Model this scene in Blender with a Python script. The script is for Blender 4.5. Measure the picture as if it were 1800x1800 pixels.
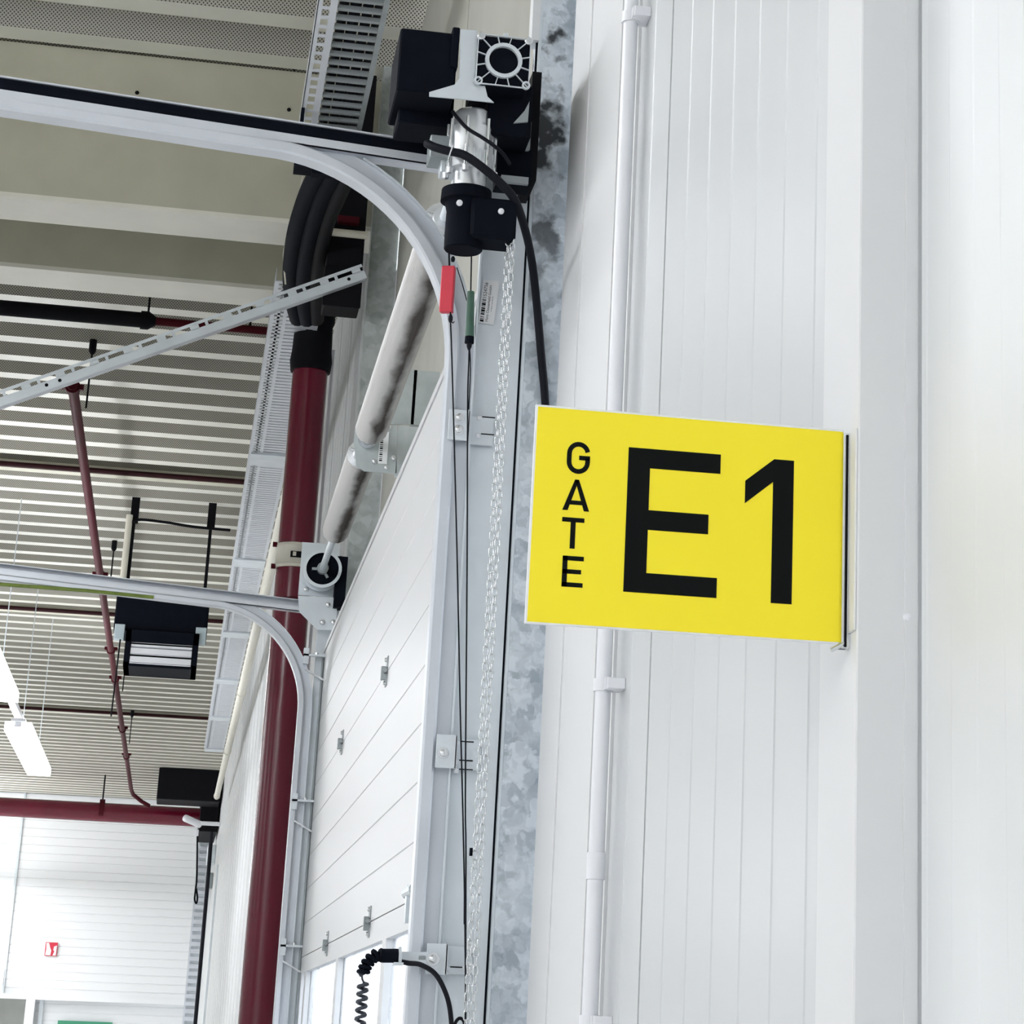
import bpy, bmesh, math, random
from mathutils import Vector, Matrix
random.seed(7)
for _o in list(bpy.data.objects):
    bpy.data.objects.remove(_o)
SC = bpy.context.scene
COL = SC.collection

# ------------------------------------------------------------------ camera
cd = bpy.data.cameras.new('camera')
cam = bpy.data.objects.new('camera', cd)
COL.objects.link(cam)
cd.sensor_width = 36.0
cd.sensor_fit = 'HORIZONTAL'
cd.lens = 83.54
cd.shift_x = -0.14877
cd.shift_y = -0.21811
cd.clip_end = 200
RGT = Vector((0.97960, -0.19810, 0.03340)); DWN = Vector((0.09160, 0.29200, -0.95200)); FWD = Vector((0.17890, 0.93570, 0.30420))
FWD.normalize(); RGT = (RGT - FWD * RGT.dot(FWD)).normalized(); DWN = FWD.cross(RGT)
m3 = Matrix((RGT, -DWN, -FWD)).transposed()
cam.matrix_world = Matrix.Translation((0, 0, 1.6)) @ m3.to_4x4()
SC.camera = cam

# ------------------------------------------------------------------ world, exposure
w = bpy.data.worlds.new('sky'); SC.world = w
w.use_nodes = True
_bg = w.node_tree.nodes['Background']
_bg.inputs[0].default_value = (0.88, 0.94, 1.0, 1)
_bg.inputs[1].default_value = 5.0
SC.view_settings.view_transform = 'Standard'
SC.view_settings.look = 'None'
SC.view_settings.gamma = 1.0
SC.view_settings.use_curve_mapping = False
SC.view_settings.exposure = 0.0
LAMP_POWER = 25.8          # emission of the tubes' diffusers

# ------------------------------------------------------------------ materials
def _new(name):
    m = bpy.data.materials.new(name); m.use_nodes = True
    nt = m.node_tree; return m, nt, nt.nodes, nt.links, nt.nodes['Principled BSDF']

def plain(name, col, rough=0.45, metal=0.0, var=0.06, scale=6.0, bump=0.0, bscale=60.0, spec=0.5, coat=0.0):
    m, nt, n, l, b = _new(name)
    tc = n.new('ShaderNodeTexCoord')
    nz = n.new('ShaderNodeTexNoise'); nz.inputs['Scale'].default_value = scale; nz.inputs['Detail'].default_value = 4
    l.new(tc.outputs['Object'], nz.inputs['Vector'])
    mp = n.new('ShaderNodeMapRange'); mp.inputs[1].default_value = .3; mp.inputs[2].default_value = .7
    mp.inputs[3].default_value = 1 - var; mp.inputs[4].default_value = 1 + var
    l.new(nz.outputs['Fac'], mp.inputs[0])
    mx = n.new('ShaderNodeVectorMath'); mx.operation = 'SCALE'; mx.inputs[0].default_value = col
    l.new(mp.outputs[0], mx.inputs['Scale']); l.new(mx.outputs[0], b.inputs['Base Color'])
    b.inputs['Roughness'].default_value = rough; b.inputs['Metallic'].default_value = metal
    b.inputs['Specular IOR Level'].default_value = spec
    b.inputs['Coat Weight'].default_value = coat; b.inputs['Coat Roughness'].default_value = .12
    if bump:
        n2 = n.new('ShaderNodeTexNoise'); n2.inputs['Scale'].default_value = bscale
        l.new(tc.outputs['Object'], n2.inputs['Vector'])
        bp = n.new('ShaderNodeBump'); bp.inputs['Strength'].default_value = bump; bp.inputs['Distance'].default_value = .01
        l.new(n2.outputs['Fac'], bp.inputs['Height']); l.new(bp.outputs[0], b.inputs['Normal'])
    return m

def spangle(name, dark, light, scale=26.0, rough=0.42, metal=0.55, stain=False):
    m, nt, n, l, b = _new(name)
    tc = n.new('ShaderNodeTexCoord')
    nz = n.new('ShaderNodeTexNoise'); nz.inputs['Scale'].default_value = scale * 1.2; nz.inputs['Detail'].default_value = 3
    l.new(tc.outputs['Object'], nz.inputs['Vector'])
    ad = n.new('ShaderNodeMixRGB'); ad.blend_type = 'ADD'; ad.inputs[0].default_value = .05
    l.new(tc.outputs['Object'], ad.inputs[1]); l.new(nz.outputs['Color'], ad.inputs[2])
    vo = n.new('ShaderNodeTexVoronoi'); vo.feature = 'SMOOTH_F1'; vo.inputs['Smoothness'].default_value = .22; vo.inputs['Scale'].default_value = scale
    l.new(ad.outputs[0], vo.inputs['Vector'])
    sp = n.new('ShaderNodeSeparateColor'); l.new(vo.outputs['Color'], sp.inputs[0])
    nb = n.new('ShaderNodeTexNoise'); nb.inputs['Scale'].default_value = 7; nb.inputs['Detail'].default_value = 5
    l.new(tc.outputs['Object'], nb.inputs['Vector'])
    v2 = n.new('ShaderNodeTexVoronoi'); v2.feature = 'SMOOTH_F1'; v2.inputs['Smoothness'].default_value = .5; v2.inputs['Scale'].default_value = scale * 2.3; l.new(ad.outputs[0], v2.inputs['Vector'])
    s2 = n.new('ShaderNodeSeparateColor'); l.new(v2.outputs['Color'], s2.inputs[0])
    a0 = n.new('ShaderNodeMath'); a0.operation = 'MULTIPLY_ADD'; a0.inputs[1].default_value = .45; l.new(s2.outputs[1], a0.inputs[0]); l.new(nb.outputs['Fac'], a0.inputs[2])
    av = n.new('ShaderNodeMath'); av.operation = 'MULTIPLY_ADD'; av.inputs[1].default_value = .7; l.new(sp.outputs[0], av.inputs[0]); l.new(a0.outputs[0], av.inputs[2])
    rp = n.new('ShaderNodeMapRange'); rp.inputs[1].default_value = .25; rp.inputs[2].default_value = 1.45
    l.new(av.outputs[0], rp.inputs[0])
    mx = n.new('ShaderNodeMixRGB'); mx.inputs[1].default_value = (*dark, 1); mx.inputs[2].default_value = (*light, 1)
    l.new(rp.outputs[0], mx.inputs[0]); out = mx.outputs[0]
    if stain:      # oily run-off patches on the upper post, beside the gearbox
        sz = n.new('ShaderNodeSeparateXYZ'); l.new(tc.outputs['Object'], sz.inputs[0])
        up = n.new('ShaderNodeMapRange'); up.inputs[1].default_value = 2.75; up.inputs[2].default_value = 3.15; l.new(sz.outputs['Z'], up.inputs[0])
        ns = n.new('ShaderNodeTexNoise'); ns.inputs['Scale'].default_value = 13; ns.inputs['Detail'].default_value = 5; l.new(tc.outputs['Object'], ns.inputs['Vector'])
        th = n.new('ShaderNodeMapRange'); th.inputs[1].default_value = .55; th.inputs[2].default_value = .63; l.new(ns.outputs['Fac'], th.inputs[0])
        mu = n.new('ShaderNodeMath'); mu.operation = 'MULTIPLY'; l.new(up.outputs[0], mu.inputs[0]); l.new(th.outputs[0], mu.inputs[1])
        m2 = n.new('ShaderNodeMixRGB'); m2.inputs[2].default_value = (.03, .035, .04, 1); l.new(mu.outputs[0], m2.inputs[0]); l.new(out, m2.inputs[1]); out = m2.outputs[0]
    l.new(out, b.inputs['Base Color'])
    b.inputs['Roughness'].default_value = rough; b.inputs['Metallic'].default_value = metal
    return m

def perforated(name, col, hole, pitch=0.011, rad=0.30):
    m, nt, n, l, b = _new(name)
    tc = n.new('ShaderNodeTexCoord'); sx = n.new('ShaderNodeSeparateXYZ'); l.new(tc.outputs['Object'], sx.inputs[0])
    cx = n.new('ShaderNodeCombineXYZ'); l.new(sx.outputs['X'], cx.inputs[0]); l.new(sx.outputs['Z'], cx.inputs[1])
    mpg = n.new('ShaderNodeMapping'); mpg.inputs['Rotation'].default_value = (0, 0, .785); l.new(cx.outputs[0], mpg.inputs[0])
    vo = n.new('ShaderNodeTexVoronoi'); vo.voronoi_dimensions = '2D'; vo.inputs['Scale'].default_value = 1 / pitch
    vo.inputs['Randomness'].default_value = 0
    l.new(mpg.outputs[0], vo.inputs['Vector'])
    cp = n.new('ShaderNodeMath'); cp.operation = 'LESS_THAN'; cp.inputs[1].default_value = rad; l.new(vo.outputs['Distance'], cp.inputs[0])
    mx = n.new('ShaderNodeMixRGB'); mx.inputs[1].default_value = (*col, 1); mx.inputs[2].default_value = (*hole, 1)
    l.new(cp.outputs[0], mx.inputs[0]); l.new(mx.outputs[0], b.inputs['Base Color'])
    b.inputs['Roughness'].default_value = .5
    return m

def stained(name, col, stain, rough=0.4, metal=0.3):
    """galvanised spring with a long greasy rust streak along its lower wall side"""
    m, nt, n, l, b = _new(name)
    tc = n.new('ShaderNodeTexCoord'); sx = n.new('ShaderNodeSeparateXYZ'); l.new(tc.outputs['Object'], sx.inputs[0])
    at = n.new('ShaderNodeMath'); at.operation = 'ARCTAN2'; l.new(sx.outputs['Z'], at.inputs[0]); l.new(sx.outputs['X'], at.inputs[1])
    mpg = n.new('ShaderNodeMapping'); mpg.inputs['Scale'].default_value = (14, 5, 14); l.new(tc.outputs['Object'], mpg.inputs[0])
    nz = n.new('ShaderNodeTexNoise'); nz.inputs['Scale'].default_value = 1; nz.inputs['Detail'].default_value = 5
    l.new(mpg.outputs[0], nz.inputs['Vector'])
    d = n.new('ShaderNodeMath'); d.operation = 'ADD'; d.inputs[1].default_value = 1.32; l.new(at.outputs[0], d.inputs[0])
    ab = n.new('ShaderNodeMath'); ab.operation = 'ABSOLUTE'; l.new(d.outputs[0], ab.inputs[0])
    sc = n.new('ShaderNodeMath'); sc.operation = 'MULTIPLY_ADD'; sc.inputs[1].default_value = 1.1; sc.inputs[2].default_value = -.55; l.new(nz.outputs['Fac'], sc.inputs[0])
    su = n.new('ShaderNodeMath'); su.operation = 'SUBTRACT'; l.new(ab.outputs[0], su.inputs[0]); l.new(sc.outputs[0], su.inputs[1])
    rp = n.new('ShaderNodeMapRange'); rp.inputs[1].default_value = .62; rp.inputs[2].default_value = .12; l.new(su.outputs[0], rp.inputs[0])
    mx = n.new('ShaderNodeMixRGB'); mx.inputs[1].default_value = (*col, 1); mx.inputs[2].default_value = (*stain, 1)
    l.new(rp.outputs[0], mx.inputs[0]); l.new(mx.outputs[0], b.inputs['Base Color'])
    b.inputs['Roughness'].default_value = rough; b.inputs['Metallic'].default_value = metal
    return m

def emit(name, col, strength):
    m, nt, n, l, b = _new(name)
    b.inputs['Base Color'].default_value = (*col, 1); b.inputs['Emission Color'].default_value = (*col, 1)
    b.inputs['Emission Strength'].default_value = strength
    return m

def glass(name, col=(0.93, 0.96, 1.0)):
    m, nt, n, l, b = _new(name)
    b.inputs['Base Color'].default_value = (*col, 1); b.inputs['Roughness'].default_value = .25
    b.inputs['Transmission Weight'].default_value = 1.0; b.inputs['IOR'].default_value = 1.1
    nz = n.new('ShaderNodeTexNoise'); nz.inputs['Scale'].default_value = 3
    mp = n.new('ShaderNodeMapRange'); mp.inputs[3].default_value = .15; mp.inputs[4].default_value = .4
    l.new(nz.outputs['Fac'], mp.inputs[0]); l.new(mp.outputs[0], b.inputs['Roughness'])
    return m

M = {}
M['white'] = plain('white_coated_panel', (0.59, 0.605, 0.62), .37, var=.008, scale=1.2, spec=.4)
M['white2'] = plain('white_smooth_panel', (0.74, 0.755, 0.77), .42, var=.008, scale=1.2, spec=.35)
M['backwall'] = plain('white_end_wall_panel', (0.84, 0.85, 0.86), .62, var=.01, scale=1, spec=.2)
M['trim'] = plain('white_coated_trim', (0.715, 0.72, 0.73), .55, var=.008, scale=2, spec=.3)
M['door'] = plain('white_door_leaf', (0.58, 0.585, 0.595), .40, var=.008, scale=2, spec=.3)
M['beige'] = plain('beige_shaded_cladding', (0.46, 0.455, 0.41), .5, var=.05, scale=5)  # shaded yellow-grey look of the wall above the gate put into the colour
M['beam'] = plain('cream_beam_paint', (0.52, 0.505, 0.40), .5, var=.07, scale=4)
M['flange'] = plain('lit_flange_paint', (0.82, 0.80, 0.71), .5, var=.04, scale=4)  # paler than the beam web: light from below put into the colour
M['deck'] = plain('cream_deck_sheet', (0.70, 0.69, 0.61), .45, var=.05, scale=5)
M['deckweb'] = perforated('perforated_deck_web', (0.42, 0.40, 0.34), (0.04, 0.04, 0.035))
M['floor'] = plain('concrete_floor', (0.74, 0.74, 0.73), .5, var=.04, scale=2)
M['farwall'] = plain('white_far_cladding', (0.64, 0.65, 0.655), .62, var=.012, scale=1, spec=.2)
M['spangle'] = spangle('spangled_galvanised', (0.24, 0.29, 0.34), (0.68, 0.73, 0.78), 34, .5, .12, stain=True)
M['spangle2'] = spangle('dull_galvanised', (0.26, 0.29, 0.28), (0.52, 0.56, 0.55), 20, .5, .1)
M['zinc'] = plain('zinc_steel', (0.66, 0.71, 0.75), .40, .25, .06, 9)
M['zinc2'] = plain('bright_zinc_track', (0.61, 0.64, 0.69), .36, .25, .05, 9)
M['zincd'] = plain('dull_zinc', (0.30, 0.33, 0.34), .45, .35, .12, 14)
M['zincm'] = plain('grey_zinc', (0.42, 0.46, 0.46), .45, .2, .10, 16)
M['alu'] = plain('cast_aluminium', (0.70, 0.72, 0.75), .26, .65, .05, 12)
M['chrome'] = plain('bright_steel', (0.68, 0.70, 0.72), .24, .9, .03, 12)
M['black'] = plain('black_plastic', (0.004, 0.0055, 0.010), .75, var=.15, scale=20, spec=.06)
M['cable'] = plain('black_rubber', (0.007, 0.008, 0.013), .6, var=.1, scale=30, spec=.15)
M['dark'] = plain('dark_steel', (0.006, 0.006, 0.008), .7, .0, .15, 10, spec=.10)
M['red'] = plain('red_pipe_paint', (0.13, 0.004, 0.020), .22, var=.08, scale=4, spec=.5)
M['redd'] = plain('dark_red_pipe_paint', (0.065, 0.006, 0.011), .6, var=.1, scale=4, spec=.08)
M['maroon'] = plain('dark_maroon_paint', (0.030, 0.007, 0.009), .6, var=.15, scale=5, spec=.15)
M['handle_red'] = plain('red_plastic', (0.62, 0.03, 0.06), .45, var=.06, scale=30)
M['handle_green'] = plain('green_plastic', (0.035, 0.10, 0.07), .4, var=.08, scale=30)
M['yellow'] = plain('yellow_sign_film', (0.97, 0.80, 0.030), .45, var=.006, scale=3, spec=.25)
M['ink'] = plain('black_print', (0.006, 0.007, 0.007), .8, var=.02, spec=.08)
M['plastic'] = plain('white_plastic', (0.80, 0.81, 0.85), .35, var=.015)
M['cream'] = plain('cream_plastic', (0.66, 0.63, 0.54), .45, var=.04)
M['label'] = plain('paper_label', (0.74, 0.75, 0.76), .6, var=.02)
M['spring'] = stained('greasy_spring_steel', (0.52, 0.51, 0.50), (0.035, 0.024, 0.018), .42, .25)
M['glass'] = glass('acrylic_pane')
M['lamp'] = emit('lamp_diffuser', (0.945, 0.965, 1.0), LAMP_POWER)
M['exit'] = emit('exit_sign_face', (0.55, 1.0, 0.72), 3.0)
M['signred'] = plain('red_sign_print', (0.62, 0.03, 0.06), .5, var=.02)
M['signgreen'] = plain('green_sign_print', (0.05, 0.28, 0.16), .5, var=.02)
M['stripe'] = plain('green_yellow_stripe', (0.17, 0.23, 0.04), .6, var=.3, scale=25)
M['coil'] = plain('dark_blue_grey_rubber', (0.03, 0.035, 0.05), .4, var=.1)
M['paleblue'] = plain('pale_blue_paint', (0.42, 0.50, 0.53), .5, var=.04)
M['asphalt'] = plain('yard_paving', (0.35, 0.35, 0.35), .8, var=.1, scale=2)

# ------------------------------------------------------------------ mesh builder
ORG = {}
class MB:
    def __init__(s): s.v = []; s.f = []; s.mi = []
    def add(s, vs, fs, mi=0):
        k = len(s.v); s.v += [tuple(p) for p in vs]
        s.f += [tuple(i + k for i in q) for q in fs]; s.mi += [mi] * len(fs); return s
    def box(s, x0, x1, y0, y1, z0, z1, c=0.0, mi=0):
        x0, x1 = sorted((x0, x1)); y0, y1 = sorted((y0, y1)); z0, z1 = sorted((z0, z1))
        return s.obox(((x0 + x1) / 2, (y0 + y1) / 2, (z0 + z1) / 2), (1, 0, 0), (0, 1, 0), (0, 0, 1), (x1 - x0) / 2, (y1 - y0) / 2, (z1 - z0) / 2, c, mi)
    def obox(s, c, ax, ay, az, hx, hy, hz, cham=0.0, mi=0):
        c = Vector(c); ax = Vector(ax).normalized() * hx; ay = Vector(ay).normalized() * hy; az = Vector(az).normalized() * hz
        if not cham:
            vs = [c + i * ax + j * ay + k * az for i in (-1, 1) for j in (-1, 1) for k in (-1, 1)]
            return s.add(vs, [(0, 1, 3, 2), (4, 6, 7, 5), (0, 4, 5, 1), (2, 3, 7, 6), (0, 2, 6, 4), (1, 5, 7, 3)], mi)
        u, v_, w_ = 1 - min(cham / hx, .9), 1 - min(cham / hy, .9), 1 - min(cham / hz, .9)
        bm = bmesh.new()
        for i in (-1, 1):
            for j in (-1, 1):
                for k in (-1, 1):
                    for t in ((i, j * v_, k * w_), (i * u, j, k * w_), (i * u, j * v_, k)):
                        bm.verts.new(c + t[0] * ax + t[1] * ay + t[2] * az)
        r = bmesh.ops.convex_hull(bm, input=bm.verts)
        bm.verts.index_update()
        vs = [q.co.copy() for q in bm.verts]; fs = [tuple(q.index for q in f.verts) for f in bm.faces]
        bm.free(); return s.add(vs, fs, mi)
    def beam(s, p, q, wx, wz, up=(0, 0, 1), cham=0, mi=0):
        p, q = Vector(p), Vector(q); d = (q - p); L = d.length; d.normalize()
        a = d.cross(Vector(up)).normalized(); b = a.cross(d)
        return s.obox((p + q) / 2, d, a, b, L / 2, wx / 2, wz / 2, cham, mi)
    def cyl(s, p, q, r, n=16, r2=None, cap=True, mi=0):
        p, q = Vector(p), Vector(q); r2 = r if r2 is None else r2
        d = (q - p).normalized(); a = d.orthogonal().normalized(); b = d.cross(a)
        vs = []
        for c, rr in ((p, r), (q, r2)):
            for i in range(n):
                t = 2 * math.pi * i / n; vs.append(c + rr * (math.cos(t) * a + math.sin(t) * b))
        fs = [(i, (i + 1) % n, n + (i + 1) % n, n + i) for i in range(n)]
        if cap: fs += [tuple(range(n))[::-1], tuple(range(n, 2 * n))]
        return s.add(vs, fs, mi)
    def lathe(s, o, d, prof, n=24, mi=0, cap=True):
        """prof: list of (distance along d, radius)"""
        o = Vector(o); d = Vector(d).normalized(); a = d.orthogonal().normalized(); b = d.cross(a)
        vs = []
        for h, r in prof:
            for i in range(n):
                t = 2 * math.pi * i / n; vs.append(o + h * d + r * (math.cos(t) * a + math.sin(t) * b))
        fs = []
        for k in range(len(prof) - 1):
            fs += [(k * n + i, k * n + (i + 1) % n, (k + 1) * n + (i + 1) % n, (k + 1) * n + i) for i in range(n)]
        if cap: fs += [tuple(range(n))[::-1], tuple(range((len(prof) - 1) * n, len(prof) * n))]
        return s.add(vs, fs, mi)
    def tube(s, path, r, n=8, closed=False, mi=0):
        P = [Vector(p) for p in path]; k = len(P); vs = []; up = None
        for i in range(k):
            if closed: t = P[(i + 1) % k] - P[i - 1]
            else: t = P[min(i + 1, k - 1)] - P[max(i - 1, 0)]
            t.normalize()
            if up is None: up = t.orthogonal().normalized()
            a = (up - t * up.dot(t))
            a = a.normalized() if a.length > 1e-6 else t.orthogonal().normalized()
            up = a; b = t.cross(a)
            rr = r[i] if isinstance(r, (list, tuple)) else r
            for j in range(n):
                g = 2 * math.pi * j / n; vs.append(P[i] + rr * (math.cos(g) * a + math.sin(g) * b))
        fs = []
        for i in range(k if closed else k - 1):
            i2 = (i + 1) % k
            fs += [(i * n + j, i * n + (j + 1) % n, i2 * n + (j + 1) % n, i2 * n + j) for j in range(n)]
        if not closed: fs += [tuple(range(n))[::-1], tuple(range((k - 1) * n, k * n))]
        return s.add(vs, fs, mi)
    def prism(s, poly, y0, y1, plane='xz', mi=0):
        """polygon in a plane, extruded along the remaining axis"""
        def P(a, b, c):
            return {'xz': (a, c, b), 'xy': (a, b, c), 'yz': (c, a, b)}[plane]
        n = len(poly); vs = [P(a, b, y0) for a, b in poly] + [P(a, b, y1) for a, b in poly]
        fs = [(i, (i + 1) % n, n + (i + 1) % n, n + i) for i in range(n)] + [tuple(range(n))[::-1], tuple(range(n, 2 * n))]
        return s.add(vs, fs, mi)
    def ring(s, o, d, r0, r1, h, n=28, mi=0):
        """flat ring of thickness h along d"""
        return s.lathe(o, d, [(0, r0), (0, r1), (h, r1), (h, r0), (0, r0)], n, mi, cap=False)
    def sweep(s, prof, frames, mi=0, close=True):
        """prof: closed list of (u,v); frames: list of (origin, U, V)"""
        n = len(prof); vs = []
        for o, U, V in frames:
            o = Vector(o); U = Vector(U); V = Vector(V)
            vs += [o + a * U + b * V for a, b in prof]
        fs = []
        for k in range(len(frames) - 1):
            fs += [(k * n + i, k * n + (i + 1) % n, (k + 1) * n + (i + 1) % n, (k + 1) * n + i) for i in range(n)]
        fs += [tuple(range(n))[::-1], tuple(range((len(frames) - 1) * n, len(frames) * n))]
        return s.add(vs, fs, mi)
    def build(s, name, mat, parent=None, smooth=False, org=None):
        me = bpy.data.meshes.new(name)
        if parent is not None: o0 = ORG[parent.name]
        elif org is not None: o0 = Vector(org)
        else:
            xs = [p[0] for p in s.v]; ys = [p[1] for p in s.v]; zs = [p[2] for p in s.v]
            o0 = Vector(((min(xs) + max(xs)) / 2, (min(ys) + max(ys)) / 2, min(zs)))
        me.from_pydata([tuple(Vector(p) - o0) for p in s.v], [], s.f)
        for mt in (mat if isinstance(mat, (list, tuple)) else [mat]): me.materials.append(M[mt])
        for p, i in zip(me.polygons, s.mi): p.material_index = i
        bm = bmesh.new(); bm.from_mesh(me); bmesh.ops.recalc_face_normals(bm, faces=bm.faces); bm.to_mesh(me); bm.free()
        if smooth:
            for p in me.polygons: p.use_smooth = True
            try: me.set_sharp_from_angle(angle=math.radians(38))
            except Exception: pass
        o = bpy.data.objects.new(name, me); COL.objects.link(o)
        if parent is not None: o.parent = parent
        else: o.location = o0
        ORG[o.name] = o0.copy()
        return o

def tag(o, label=None, cat=None, group=None, kind=None):
    if label: o['label'] = label
    if cat: o['category'] = cat
    if group: o['group'] = group
    if kind: o['kind'] = kind
    return o
def thing(name, org, label, cat, group=None, kind=None):
    o = bpy.data.objects.new(name, None); COL.objects.link(o); o.location = org; o.empty_display_size = .05
    ORG[o.name] = Vector(org); return tag(o, label, cat, group, kind)
def copy_at(src, parent, delta):
    c = src.copy(); COL.objects.link(c); c.parent = parent
    c.location = src.location + Vector(delta); ORG[c.name] = ORG[parent.name] if parent else c.location.copy(); return c
def smoothpath(P, sub=8):
    """Catmull-Rom through the points"""
    P = [Vector(p) for p in P]; out = []
    for i in range(len(P) - 1):
        p0 = P[max(i - 1, 0)]; p1 = P[i]; p2 = P[i + 1]; p3 = P[min(i + 2, len(P) - 1)]
        for k in range(sub):
            t = k / sub
            out.append(.5 * ((2 * p1) + (p2 - p0) * t + (2 * p0 - 5 * p1 + 4 * p2 - p3) * t * t + (3 * p1 - p0 - 3 * p2 + p3) * t ** 3))
    out.append(P[-1]); return out

# ------------------------------------------------------------------ room shell
MB().box(-15, 0.9, -7, 45, -.2, 0).build('floor', 'floor')['kind'] = 'structure'
bpy.data.objects['floor']['label'] = 'grey concrete hall floor'
DZ = 5.50                                   # underside of the roof deck

ceil = thing('ceiling', (-7, 20, DZ), 'cream trapezoidal steel roof deck with perforated webs', None, kind='structure')
PITCH = .43
def deck_sheet():
    b = MB(); y = 0.0; L0, L1 = -15.0, .9
    for k in range(3):
        q = [(0, 0), (.13, 0), (.20, .16), (.36, .16), (.43, 0)]
        for i in range(4):
            (a, h), (c, g) = q[i], q[i + 1]
            b.add([(L0, y + a, h), (L1, y + a, h), (L1, y + c, g), (L0, y + c, g)], [(0, 1, 2, 3)], 1 if i in (1, 3) else 0)
        y += PITCH
    return b
ds0 = deck_sheet()
ds0.v = [(x, y - 7.0, z + DZ) for x, y, z in ds0.v]
ds = ds0.build('deck_sheet', ['deck', 'deckweb'], ceil)
for k in range(1, 41): copy_at(ds, ceil, (0, 3 * PITCH * k, 0))
MB().box(-15, .9, -7, 46, DZ + .17, DZ + .3).build('roof_board', 'deck', ceil)
# shallow dark joints where deck lengths meet on slim purlins
PLN = 0
for y in (17.3934, 23.7752, 31.5601):
    MB().box(-15, .55, y, y + .11, DZ - .06, DZ, mi=0).build('purlin', 'beam', ceil)
    tag(MB().cyl((-8, y - .035, DZ - .045), (.40, y - .035, DZ - .045), .020, 8).build('branch_line', 'maroon', smooth=True), {0: 'thin dark red pipe line crossing the deck nearest, above the heater', 1: 'thin dark red pipe line crossing the deck beside the heater', 2: 'thin dark red pipe line crossing the deck farthest, beyond the heater'}[PLN], 'pipe', 'thin crosswise pipe lines'); PLN += 1

def ribbed(parent, axis, x, a0, a1, z0, z1, pitch, step, mat, thick=.06, width=1.0, name='cladding_panel', slope=.004, face=-1, groove=None):
    """profiled panels: axis 'y' = vertical ribs on a wall at x, axis 'z' = horizontal ribs on a wall at y = x"""
    lo, hi = (a0, a1) if axis == 'y' else (z0, z1)
    t = lo
    while t < hi - 1e-6:
        e = min(t + width, hi); b = MB(); pr = [(t + .0015, 0)]
        u = t; k = 0
        while u < e - .02:
            if groove:
                g = min(u + pitch, e)
                if g < e - .02: pr += [(g - groove, 0), (g - groove * .7, step), (g - groove * .3, step), (g, 0)]
                u = g
            else:
                h = min(u + pitch / 2, e)
                if h < e - .01: pr += [(h - slope, 0 if k % 2 == 0 else step), (h, step if k % 2 == 0 else 0)]
                u = h; k += 1
        pr.append((e - .0015, pr[-1][1]))
        pr2 = [(p, x - face * d) for p, d in pr]
        n = len(pr2)
        poly = pr2 + [(pr2[-1][0], x - face * thick), (pr2[0][0], x - face * thick)]
        vs = []; m_ = len(poly)
        for end in (0, 1):
            for p, d in poly:
                vs.append((d, p, (z0, z1)[end]) if axis == 'y' else ((a0, a1)[end], d, p))
        fs = [(i, (i + 1) % m_, m_ + (i + 1) % m_, m_ + i) for i in range(m_)]
        b.add(vs, fs).build(name, mat, parent)
        t = e

wr = thing('wall_right', (.61, 3.2, 0), 'white ribbed panel wall beside the gate', None, kind='structure')
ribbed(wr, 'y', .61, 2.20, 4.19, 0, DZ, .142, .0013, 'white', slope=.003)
wn = thing('wall_right_near', (.654, 0, 0), 'white smooth panel wall nearest the camera', None, kind='structure')
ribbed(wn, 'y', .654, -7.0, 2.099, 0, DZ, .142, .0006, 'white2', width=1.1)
wf = thing('wall_right_far', (.61, 20, 0), 'white panel wall beyond the gate', None, kind='structure')
ribbed(wf, 'y', .61, 9.43, 44.0, 0, DZ, .25, .002, 'farwall', width=1.0)
wh = thing('wall_right_header', (.66, 6.8, 3.1), 'pale wall above the sectional gate', None, kind='structure')
ribbed(wh, 'y', .66, 4.34, 9.32, 3.08, DZ, 3.0, .003, 'beige', width=2.6)
MB().box(.60, .68, 4.34, 9.32, 2.98, 3.08).build('lintel', 'zinc', wh)

wb = thing('wall_back', (-7, 44, 0), 'white wall of horizontal panels at the far end', None, kind='structure')
ribbed(wb, 'z', 44.0, -2.72, .62, 2.08, DZ, .142, .012, 'backwall', groove=.02, width=1.136, face=-1)
ribbed(wb, 'z', 44.0, -15, -2.735, 2.08, DZ, .142, .012, 'backwall', groove=.02, width=1.136, face=-1)
MB().box(-2.32, -2.17, 43.95, 44.2, 0, 2.08).build('portal_jamb', 'backwall', wb)
MB().box(-15, -2.95, 43.98, 44.2, 0, 2.08).build('portal_side', 'backwall', wb)
MB().box(.36, .9, 43.98, 44.2, 0, 2.08).build('portal_side', 'backwall', wb)
MB().box(-2.95, .36, 43.94, 44.0, 2.03, 2.12).build('portal_head', 'backwall', wb)
MB().box(-2.745, -2.71, 43.97, 44.0, 2.1, DZ).build('panel_joint_cover', 'zinc', wb)
d2 = thing('door_2', (-.9, 44.2, 0), 'pale ribbed roller door in the far portal', None, kind='structure')
ribbed(d2, 'z', 44.18, -2.17, .36, 0, 2.1, .142, .008, 'backwall', groove=.02, width=.71, name='door_section', face=-1)
MB().box(-2.10, -2.03, 44.10, 44.18, 0, 2.05).build('guide_rail', 'zinc', d2)
MB().box(-3.2, -2.3, 45.2, 45.3, 0, 3).build('wall_passage', 'beige')['kind'] = 'structure'

MB().box(-15.1, -15, -7, 45, 0, DZ + .2).build('wall_left', 'farwall')['kind'] = 'structure'
MB().box(-15, .9, -7.1, -7, 0, DZ + .2).build('wall_front', 'farwall')['kind'] = 'structure'
MB().box(-15, 1.0, 45.5, 45.6, 0, DZ + .2).build('wall_end', 'farwall')['kind'] = 'structure'

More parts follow.
